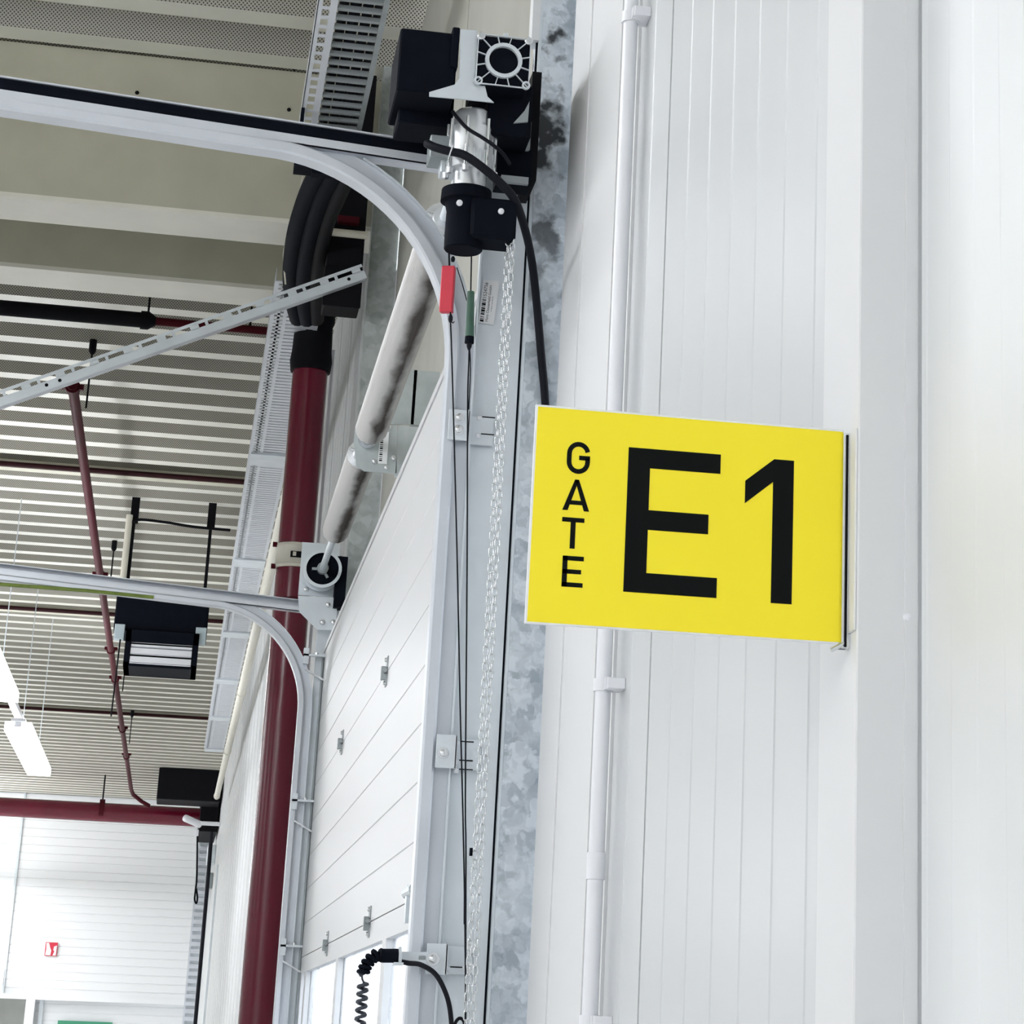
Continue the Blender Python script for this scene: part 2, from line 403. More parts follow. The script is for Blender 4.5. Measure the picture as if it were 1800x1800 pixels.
# white column cover that carries the sign
t1 = thing('trim_1', (.62, 2.17, 0), 'white boxed column cover carrying the yellow sign', None, kind='structure')
MB().box(.594, .70, 2.105, 2.236, 0, DZ, .0015).build('cover_panel', 'trim', t1)
MB().box(0.6395, .652, 2.1025, 2.105, 0, DZ).build('edge_strip', 'trim', t1)
_p = (0.6422, 2.1040, 1.9874)
MB().lathe((_p[0], 2.105, _p[2]), (0, -1, 0), [(0, .0042), (.002, .004), (.0035, .0025), (.004, .0005)], 14).build('screw_head', 'plastic', t1, smooth=True)
# white jamb trim between the ribbed wall and the galvanised post
t2 = thing('trim_2', (.605, 3.9, 0), 'white folded jamb trim at the near edge of the gate', None, kind='structure')
MB().box(.604, .612, 3.62, 3.945, 0, DZ).build('jamb_plate', 'trim', t2)
MB().add([(.6035, 3.95, 0), (.602, 4.155, 0), (.61, 4.155, 0), (.61, 3.95, 0), (.6035, 3.95, DZ), (.602, 4.155, DZ), (.61, 4.155, DZ), (.61, 3.95, DZ)],
         [(0, 1, 5, 4), (1, 2, 6, 5), (2, 3, 7, 6), (3, 0, 4, 7)]).build('jamb_hem', 'trim', t2)
MB().box(.6015, .612, 3.945, 3.957, 0, DZ).build('fold_bead', 'trim', t2)
for y in (3.47, 3.53, 3.60): MB().box(.6065, .612, y, y + .012, 0, DZ).build('fold_bead', 'trim', t2)

# ------------------------------------------------------------------ galvanised posts
def post(name, x0, x1, y0, y1, mat, label):
    t = thing(name, ((x0 + x1) / 2, y0, 0), label, 'post')
    MB().box(x0, x1, y0, y0 + .006, 0, DZ).build('web', mat, t)
    MB().box(x0, x0 + .006, y0 + .006, y1, 0, DZ).build('flange', mat, t)
    MB().box(x1 - .006, x1, y0 + .006, y1, 0, DZ).build('flange', mat, t)
    return t
post('steel_post', .5465, .66, 4.21, 4.33, 'spangle', 'spangled galvanised steel post beside the white wall')
post('steel_post', 0.5488, .66, 9.33, 9.42, 'spangle2', 'dull galvanised post at the far jamb behind the springs')
tag(MB().box(.660, .70, 9.30, 9.33, 2.9, 4.6).build('jamb_strip', 'trim'), 'narrow white strip beside the far galvanised post', 'strip')
tag(MB().box(.527, .5455, 4.215, 4.26, 3.45, DZ).build('jamb_strip', 'trim'), 'narrow white strip above the gate motor beside the spangled post', 'strip')

# ------------------------------------------------------------------ roof beams
def roofbeam(y, zb, fw, label, webdepth=.02):
    t = thing('roof_beam', (-7, y, zb), label, 'beam', 'roof beams')
    MB().box(-15, .59, y, y + webdepth, zb + .02, DZ).build('web', 'beam', t)
    MB().box(-15, .59, y, y + fw, zb, zb + .02).build('bottom_flange', 'flange', t)
    return t
rb = roofbeam(9.50, 4.82, .30, 'deep cream roof beam nearest, behind the near gate rail')
for p in ((-0.4806, 9.5000, 5.5168), (-0.4576, 9.5000, 5.3310), (0.1798, 9.5000, 5.5138), (0.1734, 9.5000, 5.3255)):
    MB().lathe((p[0], 9.5, p[2]), (0, -1, 0), [(0, .009), (.004, .008), (.006, .003)], 10).build('bolt_head', 'dark', rb)
roofbeam(11.18, 5.04, .30, 'shallower cream roof beam behind the deep beam')

# ------------------------------------------------------------------ sectional gate
d1 = thing('door_1', (.507, 6.77, 0), 'white ribbed sectional gate leaf with a glazed section', None, kind='structure')
DX, DY0, DY1 = .487, 4.27, 9.28
def section(z0, z1, ribs):
    pr = [(DX, z0 + .001)]
    for z in ribs: pr += [(DX, z - .0035), (DX + .0018, z - .001), (DX + .0018, z + .001), (DX, z + .0035)]
    pr += [(DX, z1 - .001), (DX + .04, z1 - .001), (DX + .04, z0 + .001)]
    return MB().prism(pr, DY0, DY1).build('door_section', 'door', d1)
def hinge(parent, y, z):
    b = MB(); b.box(DX - .003, DX, y - .022, y + .022, z + .008, z + .038); b.box(DX - .003, DX, y - .022, y + .022, z - .038, z - .008)
    b.cyl((DX - .007, y - .028, z), (DX - .007, y + .028, z), .0055, 10)
    b.box(DX - .016, DX, y - .010, y + .010, z - .022, z + .012)
    h = b.build('hinge', 'zincd', parent)
    for dz in (-.030, .030):
        MB().lathe((DX - .003, y, z + dz), (-1, 0, 0), [(0, .006), (.005, .005), (.006, .002)], 8).build('screw', 'chrome', h)
s_low = [section(.0, .626, [.125, .25, .375, .5]), section(.626, 1.251, [.751, .876, 1.001, 1.126])]
s_mid = section(1.876, 2.501, [1.995, 2.120, 2.245, 2.370])
s_top = section(2.501, 3.02, [2.625, 2.750, 2.875])
MB().box(DX - .004, DX + .046, DY0, DY1, 3.012, 3.03).build('top_edge', 'door', d1)
for s_, z in ((s_top, 2.501), (s_mid, 1.876)):
    for y in (6.17, 7.78): hinge(s_, y, z)
fr = MB(); fr.box(DX, DX + .04, DY0, DY1, 1.818, 1.874); fr.box(DX, DX + .04, DY0, DY1, 1.253, 1.31)
ys = [DY0, 5.72, 7.30, DY1]
for y in (DY0 + .06, 5.72, 7.30, 8.93, DY1 - .06): fr.box(DX, DX + .04, y - .05, y + .05, 1.31, 1.818)
gs = fr.build('glazed_section', 'door', d1)
for a, b_ in ((DY0 + .11, 5.67), (5.77, 7.25), (7.35, 8.88), (8.98, DY1 - .11)):
    MB().box(DX + .016, DX + .022, a, b_, 1.31, 1.818).build('pane', 'glass', gs)
_p = (0.4217, 4.4200, 1.8328)
rbk = MB(); rbk.box(_p[0] - .012, _p[0] + .012, 4.40, 4.43, _p[2] - .035, _p[2] + .03)
rbk.cyl((_p[0] - .005, 4.33, _p[2] + .02), (_p[0] - .005, 4.47, _p[2] + .02), .011, 12)
rbk.box(_p[0], DX, 4.405, 4.425, _p[2] - .02, _p[2] + .01)
rbk.build('roller_bracket', 'zinc', d1)
# yard outside the windows
MB().box(.9, 30, -10, 60, -.25, -.05).build('ground', 'asphalt')['kind'] = 'structure'

# ------------------------------------------------------------------ tracks
CX, CZ, RI = .030, 2.790, .370
SL = .055
def track_frames(x_end, zbot):
    fr = []
    n = 8
    fr.append(((x_end, 0, CZ + RI + (CX - x_end) * SL), (0, 0, 1), (0, 1, 0)))
    fr.append(((CX - .02, 0, CZ + RI + .001), (0, 0, 1), (0, 1, 0)))
    for i in range(0, 21):
        a = math.pi / 2 * (1 - i / 20)
        fr.append(((CX + RI * math.cos(a), 0, CZ + RI * math.sin(a)), (math.cos(a), 0, math.sin(a)), (0, 1, 0)))
    fr.append(((CX + RI, 0, zbot), (1, 0, 0), (0, 1, 0)))
    return fr
def shift(fr, y): return [((o[0], o[1] + y, o[2]), U, V) for o, U, V in fr]
def track(y, label, depth):
    t = thing('door_track', (CX + RI, y, 0), label, 'door track', 'gate tracks')
    F_ = shift(track_frames(-6.0, 0.0), y)
    MB().sweep([(0, -.030), (.004, -.034), (.019, -.034), (.023, -.030), (.024, -.012), (.050, -.012), (.050, .010), (.0, .010)], F_).build('curved_rail', 'zinc2', t, smooth=True)
    MB().sweep([(.050, -.020), (.054, -.020), (.054, .012), (.050, .012)], F_[8:]).build('back_strip', 'zinc', t, smooth=True)
    c = MB()
    za = lambda x: 3.161 + (.40 - x) * SL
    x0, x1 = -6.0, .40
    def sl(y0, y1, a, b):
        c.add([(x0, y0, za(x0) + a), (x1, y0, za(x1) + a), (x1, y1, za(x1) + a), (x0, y1, za(x0) + a), (x0, y0, za(x0) + b), (x1, y0, za(x1) + b), (x1, y1, za(x1) + b), (x0, y1, za(x0) + b)],
              [(0, 1, 2, 3), (4, 5, 6, 7), (0, 1, 5, 4), (1, 2, 6, 5), (2, 3, 7, 6), (3, 0, 4, 7)])
    sl(y - .026, y - .022, 0, .019); sl(y - .026, y + .016, 0, .003); sl(y + .013, y + .016, 0, .046); sl(y - .026, y + .016, .043, .046)
    c.build('straight_rail', 'zinc2', t)
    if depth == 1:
        c = MB(); sl(y - .021, y + .012, .0195, .0425); c.build('shade_insert', 'black', t)  # black insert standing in for the shade inside the channel
    for x in (-.118, -.75, -1.6):
        z = CZ + RI + (CX - x) * SL + .028
        MB().lathe((x, y - .012, z), (0, -1, 0), [(0, .010), (.004, .009), (.008, .005), (.009, .001)], 12).build('rivet', 'chrome', t, smooth=True)
    return t
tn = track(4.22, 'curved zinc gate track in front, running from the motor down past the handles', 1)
tf = track(9.28, 'smaller distant curved zinc gate track crossing the red riser', 2)
# hangers carrying the rail ends from the deck
for t_, yy in ((tn, 4.25), (tf, 9.31)):
    MB().box(-5.80, -5.76, yy, yy + .04, 3.60, DZ).build('hanger', 'zinc', t_)

# near angle frame
af = thing('angle_frame', (.49, 4.225, 0), 'light grey zinc angle frame plate behind the hand chain', 'door frame')
MB().box(.4515, .5375, 4.224, 4.227, 0, 3.30).build('plate', 'zinc', af)
MB().box(.5415, .5465, 4.214, 4.230, 0, DZ).build('edge_lip', 'zinc', af)
MB().box(.5375, .5415, 4.226, 4.23, 0, DZ).build('rubber_seal', 'black', af)
MB().box(.4515, .4545, 4.205, 4.224, 0, 3.30).build('rear_flange', 'zinc', af)
# far angle frame
a2 = thing('angle_frame', (.49, 9.285, 0), 'distant zinc angle frame between the red riser and the white gate leaf', 'door frame')
MB().box(.452, .530, 9.286, 9.29, 0, 3.2).build('plate', 'zinc', a2)
MB().box(.478, .483, 9.26, 9.286, 0, 3.0).build('edge_lip', 'zincd', a2)
for z, k in ((2.99, 0), (2.93, 1), (2.44, 0), (2.36, 1), (1.91, 0), (1.85, 1)):
    if k == 0:
        b = MB(); b.box(.405, .53, 9.235, 9.262, z, z + .008); b.box(.405, .425, 9.235, 9.262, z - .03, z + .03)
        o = b.build('fixing_bracket', 'zinc', a2)
        for x in (.42, .455): MB().lathe((x, 9.25, z + .008), (0, 0, 1), [(0, .008), (.008, .007), (.01, .003)], 8).build('bolt_head', 'chrome', o)
    else:
        MB().beam((.415, 9.245, z + .01), (.50, 9.245, z - .035), .02, .006).build('brace_strip', 'chrome', a2)

def bolt(parent, x, y, z, r=.007):
    o = MB(); o.lathe((x, y, z), (0, -1, 0), [(0, r * 1.45), (.0015, r * 1.4), (.0015, r * .95), (.006, r * .9), (.0075, r * .5)], 14)
    return o.build('bolt', 'chrome', parent, smooth=True)
def fixing(pxA, pxB, name, label, bolts, slots, Y=4.192):
    (x0, z1), (x1, z0) = pxA, pxB
    t = thing('fixing_bracket', ((x0 + x1) / 2, Y, z0), label, 'bracket', 'track fixing brackets')
    xm = x0 + (x1 - x0) * .45
    MB().box(x0, xm, Y - .014, Y - .011, z0, z1, .001).build('bolt_plate', 'zinc', t)
    MB().box(xm - .003, xm, Y - .014, Y + .022, z0, z1).build('web', 'zinc2', t)
    MB().box(xm, x1, Y + .019, Y + .023, z0 + .002, z1 - .002, .001).build('wall_plate', 'zinc', t)
    for x, z in bolts: bolt(t, x, Y - .014, z)
    for x, z in slots:
        MB().box(x, x + .009, Y + .0165, Y + .019, z - .004, z + .004, .0015).build('slot_plug', 'plastic', t)
        MB().box(x + .010, x + .034, Y + .018, Y + .0192, z + .0025, z + .0045).build('slot_edge', 'dark', t)
    return t
fixing((0.4096, 2.6922), (0.4959, 2.6349), 'n', 'zinc fixing bracket with two bolts, highest of the three on the near track',
       [(0.4284, 2.6767), (0.4287, 2.6543)], [(0.4637, 2.6868), (0.4634, 2.6546)])
fixing((0.4234, 2.1074), (0.5054, 2.0497), 'n', 'zinc fixing bracket with one bolt, at the middle of the near track',
       [(0.4366, 2.0754)], [(0.4585, 2.0975), (0.4585, 2.0649), (0.4595, 2.0493)])
fb = fixing((0.4292, 1.7559), (0.5092, 1.7056), 'n', 'zinc fixing bracket with four bolts, lowest, holding the coiled cord arm',
       [(0.5020, 1.7513), (0.5010, 1.7184)], [(0.4641, 1.7161)])

# ------------------------------------------------------------------ paper label with bar code
def text_mesh(body, size, origin, right, up, name, mat, parent, extr=.0001):
    cu = bpy.data.curves.new('txt', 'FONT'); cu.body = body; cu.size = 1.0; cu.align_x = 'LEFT'
    ob = bpy.data.objects.new('txt', cu); COL.objects.link(ob)
    dg = bpy.context.evaluated_depsgraph_get(); dg.update()
    me = bpy.data.meshes.new_from_object(ob.evaluated_get(dg))
    vs = [v.co.copy() for v in me.vertices]; fs = [tuple(p.vertices) for p in me.polygons]
    bpy.data.objects.remove(ob); bpy.data.meshes.remove(me)
    R_ = Vector(right).normalized(); U_ = Vector(up).normalized(); o = Vector(origin)
    b = MB(); b.add([o + R_ * v.x * size + U_ * v.y * size for v in vs], fs)
    return b.build(name, mat, parent)
lc = Vector((0.4743, 4.2205, 2.9139)); lu = (Vector((0.4771, 4.2205, 2.9599)) - Vector((0.4707, 4.2205, 2.8647))); lu.y = 0; lu.normalize(); lr = Vector((lu.z, 0, -lu.x))
lb = thing('paper_label', tuple(lc), 'white paper label with bar code and number stuck on the angle frame', 'label')
MB().obox(lc, lr, (0, 1, 0), lu, .0150, .0006, .0425).build('sheet', 'label', lb)
fy = Vector((0, -.0009, 0))
bars = [3, 1, 1, 2, 1, 3, 2, 1, 1, 1, 3, 1, 2, 2, 1, 1, 3, 1, 1, 2, 1, 1]
b = MB(); pz = -.040
for i, wd in enumerate(bars):
    h = wd * .00125
    if i % 2 == 0: b.obox(lc + lr * -.0085 + lu * (pz + h / 2) + fy, lr, (0, 1, 0), lu, .0035, .0001, h / 2)
    pz += h
b.build('bar_code', 'ink', lb)
text_mesh('21524756', .0092, lc - lr * .0055 + lu * .0005 + fy, lu, -lr, 'lettering', 'ink', lb)
text_mesh('Hans Oesterheld GmbH', .0072, lc + lr * .0025 - lu * .039 + fy, lu, -lr, 'lettering', 'ink', lb)
text_mesh('zertifiziert nach DIN EN', .0030, lc + lr * .0075 - lu * .018 + fy, lu, -lr, 'lettering', 'ink', lb)

# ------------------------------------------------------------------ torsion shaft and springs
SX, SZ = .446, 3.312
ts = thing('torsion_spring_shaft', (SX, 6.6, SZ), 'steel shaft with two long greasy torsion springs above the gate', 'spring shaft')
MB().cyl((SX, 3.97, SZ), (SX, 9.22, SZ), .0127, 16).build('shaft', 'zinc', ts, smooth=True)
def spring(y0, y1, r, wire):
    n = int((y1 - y0) / (2 * wire)); st = 14; P = []
    for i in range(n * st + 1):
        a = 2 * math.pi * i / st
        P.append((SX + r * math.cos(a), y0 + (y1 - y0) * i / (n * st), SZ + r * math.sin(a)))
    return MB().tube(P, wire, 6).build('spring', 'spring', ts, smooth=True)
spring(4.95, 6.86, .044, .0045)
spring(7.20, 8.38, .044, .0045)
for y, d in ((6.86, 1), (4.95, -1), (7.20, -1), (8.38, 1)):
    MB().lathe((SX, y - .01 * d, SZ), (0, d, 0), [(0, .045), (.02, .046), (.022, .030), (.055, .026), (.055, .013)], 18).build('spring_plug', 'alu', ts, smooth=True)
    for a in (.8, 2.9, 5.0):
        c = Vector((SX + .024 * math.cos(a), y + .03 * d, SZ + .024 * math.sin(a)))
        MB().cyl(c, c + Vector((math.cos(a), 0, math.sin(a))) * .016, .005, 8).build('set_screw', 'chrome', ts)
# cable drum at the far end
dr = MB(); dr.lathe((SX, 9.13, SZ), (0, 1, 0), [(0, .062), (0, .074), (.012, .074), (.02, .066), (.085, .066), (.085, .074), (.092, .074), (.092, .0), ], 30, cap=False)
drum = dr.build('cable_drum', 'zinc', ts, smooth=True)
MB().lathe((SX, 9.145, SZ), (0, 1, 0), [(0, .0), (0, .064), (.06, .064)], 30, cap=False).build('drum_inside', 'black', drum)
for a in (1.1, 3.2, 5.3):
    MB().beam((SX, 9.138, SZ), (SX + .04 * math.cos(a), 9.138, SZ + .04 * math.sin(a)), .01, .012, up=(0, 1, 0)).build('drum_spoke', 'zincd', drum)
MB().lathe((SX, 9.11, SZ), (0, 1, 0), [(0, .014), (.0, .022), (.03, .022)], 14).build('drum_hub', 'zincd', drum)

# centre bearing plates
cbp = thing('bearing_bracket', (.52, 7.0, 3.2), 'zinc bearing bracket with ring and label between the two springs', 'bracket')
P1 = [(0.4053, 7.0000, 3.3038), (0.4074, 7.0000, 3.3463), (0.5312, 7.0000, 3.3637), (0.5395, 7.0000, 3.2164), (0.4424, 7.0000, 3.2156), (0.4174, 7.0000, 3.2311)]
MB().prism([(p[0], p[2]) for p in P1], 7.0, 7.006).build('bearing_plate', 'zincm', cbp)
P2 = [(0.4595, 7.1000, 3.4525), (0.4682, 7.1000, 3.4028), (0.5005, 7.1000, 3.3893), (0.5890, 7.1000, 3.3967), (0.5899, 7.1000, 3.5710), (0.4833, 7.1000, 3.5616), (0.4645, 7.1000, 3.5054)]
MB().prism([(p[0], p[2]) for p in P2], 7.1, 7.106).build('wall_plate', 'zincm', cbp)
MB().box(0.5362, .66, 7.0, 7.05, 3.2165, 3.3637).build('foot', 'zincm', cbp)
MB().box(0.5800, .66, 7.1, 7.15, 3.3964, 3.5696).build('foot', 'zincm', cbp)
MB().ring((SX, 6.985, SZ), (0, 1, 0), .019, .029, .015).build('bearing_ring', 'chrome', cbp, smooth=True)
for p in ((0.4242, 6.9980, 3.3472), (0.4706, 6.9980, 3.2472), (0.5058, 6.9980, 3.3558), (0.5076, 6.9980, 3.2309), (0.5276, 6.9980, 3.2623)): bolt(cbp, p[0], 6.999, p[2], .006)
q0, q1 = (0.4813, 6.9980, 3.2410), (0.5086, 6.9980, 3.3401)
o = MB().box(q0[0], q1[0], 6.996, 6.999, q0[2], q1[2]).build('sticker', 'label', cbp)
b = MB()
for i in range(12): b.box(q0[0] + .003, q0[0] + .012, 6.9955, 6.996, q0[2] + .008 + i * .0062, q0[2] + .008 + i * .0062 + (.002 if i % 3 else .004))
b.build('bar_code', 'ink', o)

# far bearing plate and gusset
fbp = thing('bearing_bracket', (.47, 9.24, 3.1), 'distant zinc bearing plate and gusset behind the cable drum', 'bracket')
p0, p1 = (0.3654, 9.2400, 3.2227), (0.5124, 9.2400, 3.4304)
MB().box(p0[0], p1[0], 9.236, 9.242, p0[2], p1[2]).build('bearing_plate', 'zinc', fbp)
PG = [(0.3640, 9.2000, 3.2134), (0.5147, 9.2000, 3.2150), (0.5184, 9.2000, 3.1069), (0.5023, 9.2000, 3.0882), (0.4480, 9.2000, 3.0868), (0.3733, 9.2000, 3.1522)]
MB().prism([(p[0], p[2]) for p in PG], 9.2, 9.206).build('gusset', 'zinc', fbp)
MB().box(p1[0] - .012, p1[0] + .03, 9.16, 9.24, p0[2] - .05, p1[2] - .06).build('stop_block', 'black', fbp)
for p in ((0.4652, 9.1980, 3.1162), (0.5064, 9.1980, 3.1190), (0.4817, 9.1980, 3.1858), (0.3940, 9.2350, 3.2460)): bolt(fbp, p[0], p[1], p[2], .008)

# ------------------------------------------------------------------ gate motor
gm = thing('gate_motor', (.42, 4.0, 3.0), 'black and silver gate motor with chain wheel on the shaft end', 'motor')
MB().box(0.2571, 0.3610, 3.95, 4.13, 3.2088, 3.3294, .003).build('control_box', 'black', gm)
MB().box(0.3498, 0.3631, 3.945, 4.02, 3.2617, 3.3400, .002).build('box_hinge', 'black', gm)
MB().box(0.2581, 0.2601, 3.955, 4.12, 3.2174, 3.3213).build('cover_edge', 'cream', gm)
MB().box(0.2694, 0.3695, 4.04, 4.14, 3.1835, 3.2676, .003).build('terminal_housing', 'black', gm)
G = [(0.3633, 3.9600, 3.3353), (0.3938, 3.9600, 3.3368), (0.3987, 3.9600, 3.2516), (0.4119, 3.9600, 3.2376), (0.4196, 3.9600, 3.2109), (0.4315, 3.9600, 3.2012), (0.3842, 3.9600, 3.2014), (0.3157, 3.9600, 3.2002), (0.3152, 3.9600, 3.2078), (0.3590, 3.9600, 3.2271), (0.3674, 3.9600, 3.2413)]
MB().prism([(p[0], p[2]) for p in G], 3.943, 3.947).build('gusset_plate', 'zinc', gm)
# gearbox cover: black square with cast spokes and ring
g0 = Vector((0.4434, 3.9350, 3.2787)); hx, hz = .0475, .0475
gb = MB().box(g0.x - hx, g0.x + hx, 3.936, 4.10, g0.z - hz, g0.z + hz, .003).build('gearbox', 'black', gm)
for k in range(12):
    a = math.pi / 12 + k * math.pi / 6
    ca, sa = math.cos(a), math.sin(a); L = min(hx / max(abs(ca), 1e-6), hz / max(abs(sa), 1e-6)) * .985
    MB().beam((g0.x + .030 * ca, 3.934, g0.z + .030 * sa), (g0.x + L * ca, 3.934, g0.z + L * sa), .0016, .004, up=(0, 1, 0)).build('spoke', 'zinc', gb)
MB().ring((g0.x, 3.928, g0.z), (0, 1, 0), .0265, .0335, .010).build('cast_ring', 'zinc', gb, smooth=True)
for (a, b_, c, d) in ((-1, -1, 1, -1), (-1, 1, 1, 1), (-1, -1, -1, 1), (1, -1, 1, 1)):
    MB().beam((g0.x + a * hx, 3.934, g0.z + b_ * hz), (g0.x + c * hx, 3.934, g0.z + d * hz), .0016, .004, up=(0, 1, 0)).build('edge_rib', 'zinc', gb)
for a, c in ((-1, 1), (1, 1)):
    MB().lathe((g0.x + a * .043, 3.936, g0.z + c * .043), (0, -1, 0), [(0, .0075), (.007, .0075), (.009, .005)], 16).build('screw', 'chrome', gb, smooth=True)
for a, c in ((-1, -1), (1, -1)):
    s_ = MB().ring((g0.x + a * .043, 3.930, g0.z + c * .043), (0, 1, 0), .0045, .0075, .006, 16).build('screw_boss', 'zinc', gb, smooth=True)
MB().lathe((SX, 3.955, SZ), (0, -1, 0), [(0, .020), (.012, .020), (.012, .0127), (.004, .0127), (.004, .0)], 20, cap=False).build('hollow_shaft', 'zincd', gb, smooth=True)
MB().box(SX - .004, SX + .004, 3.939, 3.945, SZ + .012, SZ + .024).build('shaft_key', 'zinc', gb)
MB().box(0.4264, 0.5072, 3.99, 4.12, 3.1574, 3.2602, .003).build('gear_housing', 'black', gm)
MB().box(0.4763, 0.5164, 4.06, 4.12, 3.1624, 3.2217, .003).build('mount_bracket', 'zincd', gm)
MB().prism([(p[0], p[2]) for p in ((0.4741, 3.9850, 3.1827), (0.4998, 3.9850, 3.1877), (0.5009, 3.9850, 3.2278), (0.4925, 3.9850, 3.2080))], 3.985, 3.99).build('rib_plate', 'zincd', gm)
MB().box(0.5159, 0.5331, 4.08, 4.21, 3.1115, 3.3270).build('torque_arm', 'dark', gm)
MB().box(0.4581, 0.5213, 4.07, 4.12, 3.0947, 3.1650).build('lower_housing', 'black', gm)
MB().box(0.4655, 0.5156, 4.055, 4.065, 3.0939, 3.1071).build('name_strip', 'zincd', gm)
# motor body, axis vertical
mx, my = 0.4045, 4.02
zz = [3.2077, 3.1724, 3.1659, 3.1483, 3.1243, 3.1014, 3.0937, 3.0526]
mb_ = MB(); z0 = zz[0]
mb_.lathe((mx, my, z0), (0, 0, -1), [(0, .030), (.004, .034), (z0 - zz[1], .035), (z0 - zz[1], .0415), (z0 - zz[2], .0425), (z0 - zz[3], .041), (z0 - zz[4], .041), (z0 - zz[4] + .001, .043), (z0 - zz[5], .043), (z0 - zz[6], .041), (z0 - zz[6] + .001, .030), (z0 - zz[7], .030)], 36)
mo = mb_.build('motor_body', 'alu', gm, smooth=True)
for a in (3.6, 4.4, 5.3, 5.9, 2.9):
    c = Vector((mx + .0445 * math.cos(a), my + .0445 * math.sin(a), 0))
    MB().cyl((c.x, c.y, zz[1] + .012), (c.x, c.y, zz[6] - .008), .0028, 8).build('tie_rod', 'chrome', mo, smooth=True)
    MB().lathe((c.x, c.y, zz[6] - .004), (0, 0, -1), [(0, .007), (.010, .006), (.012, .003)], 10).build('rod_nut', 'alu', mo, smooth=True)
for a in (4.3, 4.45, 4.75, 5.0, 5.2):
    c = Vector((mx + .043 * math.cos(a), my + .043 * math.sin(a), 0))
    MB().box(c.x - .0012, c.x + .0012, c.y - .0012, c.y + .0012, zz[5], zz[4]).build('cooling_rib', 'zinc', mo)
MB().box(mx - .075, mx - .035, my, my + .06, zz[4] - .01, zz[3] + .01, .002).build('side_lug', 'zincd', gm)
MB().box(0.3516, 0.3794, 4.03, 4.07, 3.0913, 3.1439, .002).build('side_lug', 'zinc', gm)
# black end cap and chain wheel guard
kz = [3.0582, 3.0335, 3.0148, 2.9740, 2.9420]
ec = MB(); ec.lathe((mx - .004, my, kz[0]), (0, 0, -1), [(0, .036), (.003, .045), (kz[0] - kz[1], .046), (kz[0] - kz[1] + .003, .038), (kz[0] - kz[2], .034), (kz[0] - kz[3], .035), (kz[0] - kz[4] - .003, .0345), (kz[0] - kz[4], .032)], 32)
ec.build('end_cap', 'black', gm, smooth=True)
MB().box(0.4069, 0.4885, 3.975, 4.05, 2.9561, 3.0331, .006).build('chain_guard', 'black', gm)
for p in ((0.4592, 3.9720, 3.0075), (0.3844, 3.9720, 3.0158)):
    MB().lathe((p[0], p[1] + .004, p[2]), (0, -1, 0), [(0, .0055), (.004, .0055), (.0055, .003)], 14).build('screw', 'plastic', gm, smooth=True)

# ------------------------------------------------------------------ cables at the motor
pw = smoothpath([(0.3204, 3.9900, 3.1280), (0.3349, 3.9750, 3.1163), (0.3597, 3.9650, 3.1078), (0.3845, 3.9550, 3.1002), (0.4155, 3.9500, 3.0802), (0.4533, 3.9550, 3.0537), (0.4834, 3.9800, 3.0332), (0.5123, 4.0500, 3.0079), (0.5395, 4.1300, 2.9709), (0.5615, 4.1900, 2.9030), (0.5740, 4.1950, 2.8174), (0.5857, 4.1950, 2.7312), (0.5918, 4.1970, 2.6567), (0.5951, 4.2060, 2.6163), (0.5974, 4.2220, 2.5987)], 8)
tag(MB().tube(pw, .0078, 10).build('power_cable', 'cable', smooth=True), 'thick black power cable looping from the motor down the spangled post', 'cable')
tag(MB().tube(smoothpath([(0.3630, 3.9850, 3.1922), (0.3690, 3.9650, 3.1742), (0.3886, 3.9550, 3.1507), (0.4155, 3.9500, 3.1343), (0.4372, 3.9550, 3.1234), (0.4560, 3.9700, 3.1157), (0.4729, 4.0000, 3.1089)], 8), .0034, 8).build('signal_cable', 'cable', smooth=True), 'thin black cable slanting across the silver motor body', 'cable')
zt = Vector((0.3627, 3.9650, 3.1092)); P = [zt + .0095 * Vector((.25 * math.cos(a), math.sin(a), math.cos(a))) for a in [2 * math.pi * i / 16 for i in range(16)]]
tag(MB().tube(P, .0014, 6, closed=True).build('cable_tie', 'plastic', smooth=True), 'white cable tie around the thick power cable at the motor', 'cable tie')

# ------------------------------------------------------------------ hand chain
CHY = 3.995
PL = .01395
hc = thing('hand_chain', (0.4857, CHY, 1.4), 'long bright steel hand chain hanging in two strands from the motor', 'chain')
def link_mesh():
    P = []; hl = .0064; r_ = .0041
    for i in range(9):
        a = math.pi * i / 8; P.append((r_ * math.cos(a), 0, hl * .55 + r_ * math.sin(a)))
    for i in range(9):
        a = math.pi + math.pi * i / 8; P.append((r_ * math.cos(a), 0, -hl * .55 + r_ * math.sin(a)))
    b = MB().tube(P, .0013, 6, closed=True)
    me = bpy.data.meshes.new('chain_link'); me.from_pydata(b.v, [], b.f)
    for p in me.polygons: p.use_smooth = True
    me.materials.append(M['chrome']); return me
lk = link_mesh()
def strand(top, bot, ph):
    top, bot = Vector(top), Vector(bot); n = int((top - bot).length / PL); org = ORG[hc.name]
    for i in range(n):
        p = top + (bot - top) * (i / n)
        o = bpy.data.objects.new('chain_link', lk); COL.objects.link(o); o.parent = hc
        o.location = p - org
        o.rotation_euler = (0, 0, (0.25 if (i + ph) % 2 == 0 else 0.25 + math.pi / 2) + random.uniform(-.1, .1))
XA, XB = 0.4798, 0.4910
strand((0.4772, CHY, 2.9591), (XA + .001, CHY, 1.40), 0)
strand((0.4844, CHY - .01, 2.9887), (XB, CHY - .01, 1.40), 1)
MB().cyl((XA - .007, CHY - .002, 1.8901), (XA - .007, CHY - .002, 1.9029), .0028, 8).build('end_link_sleeve', 'black', hc)

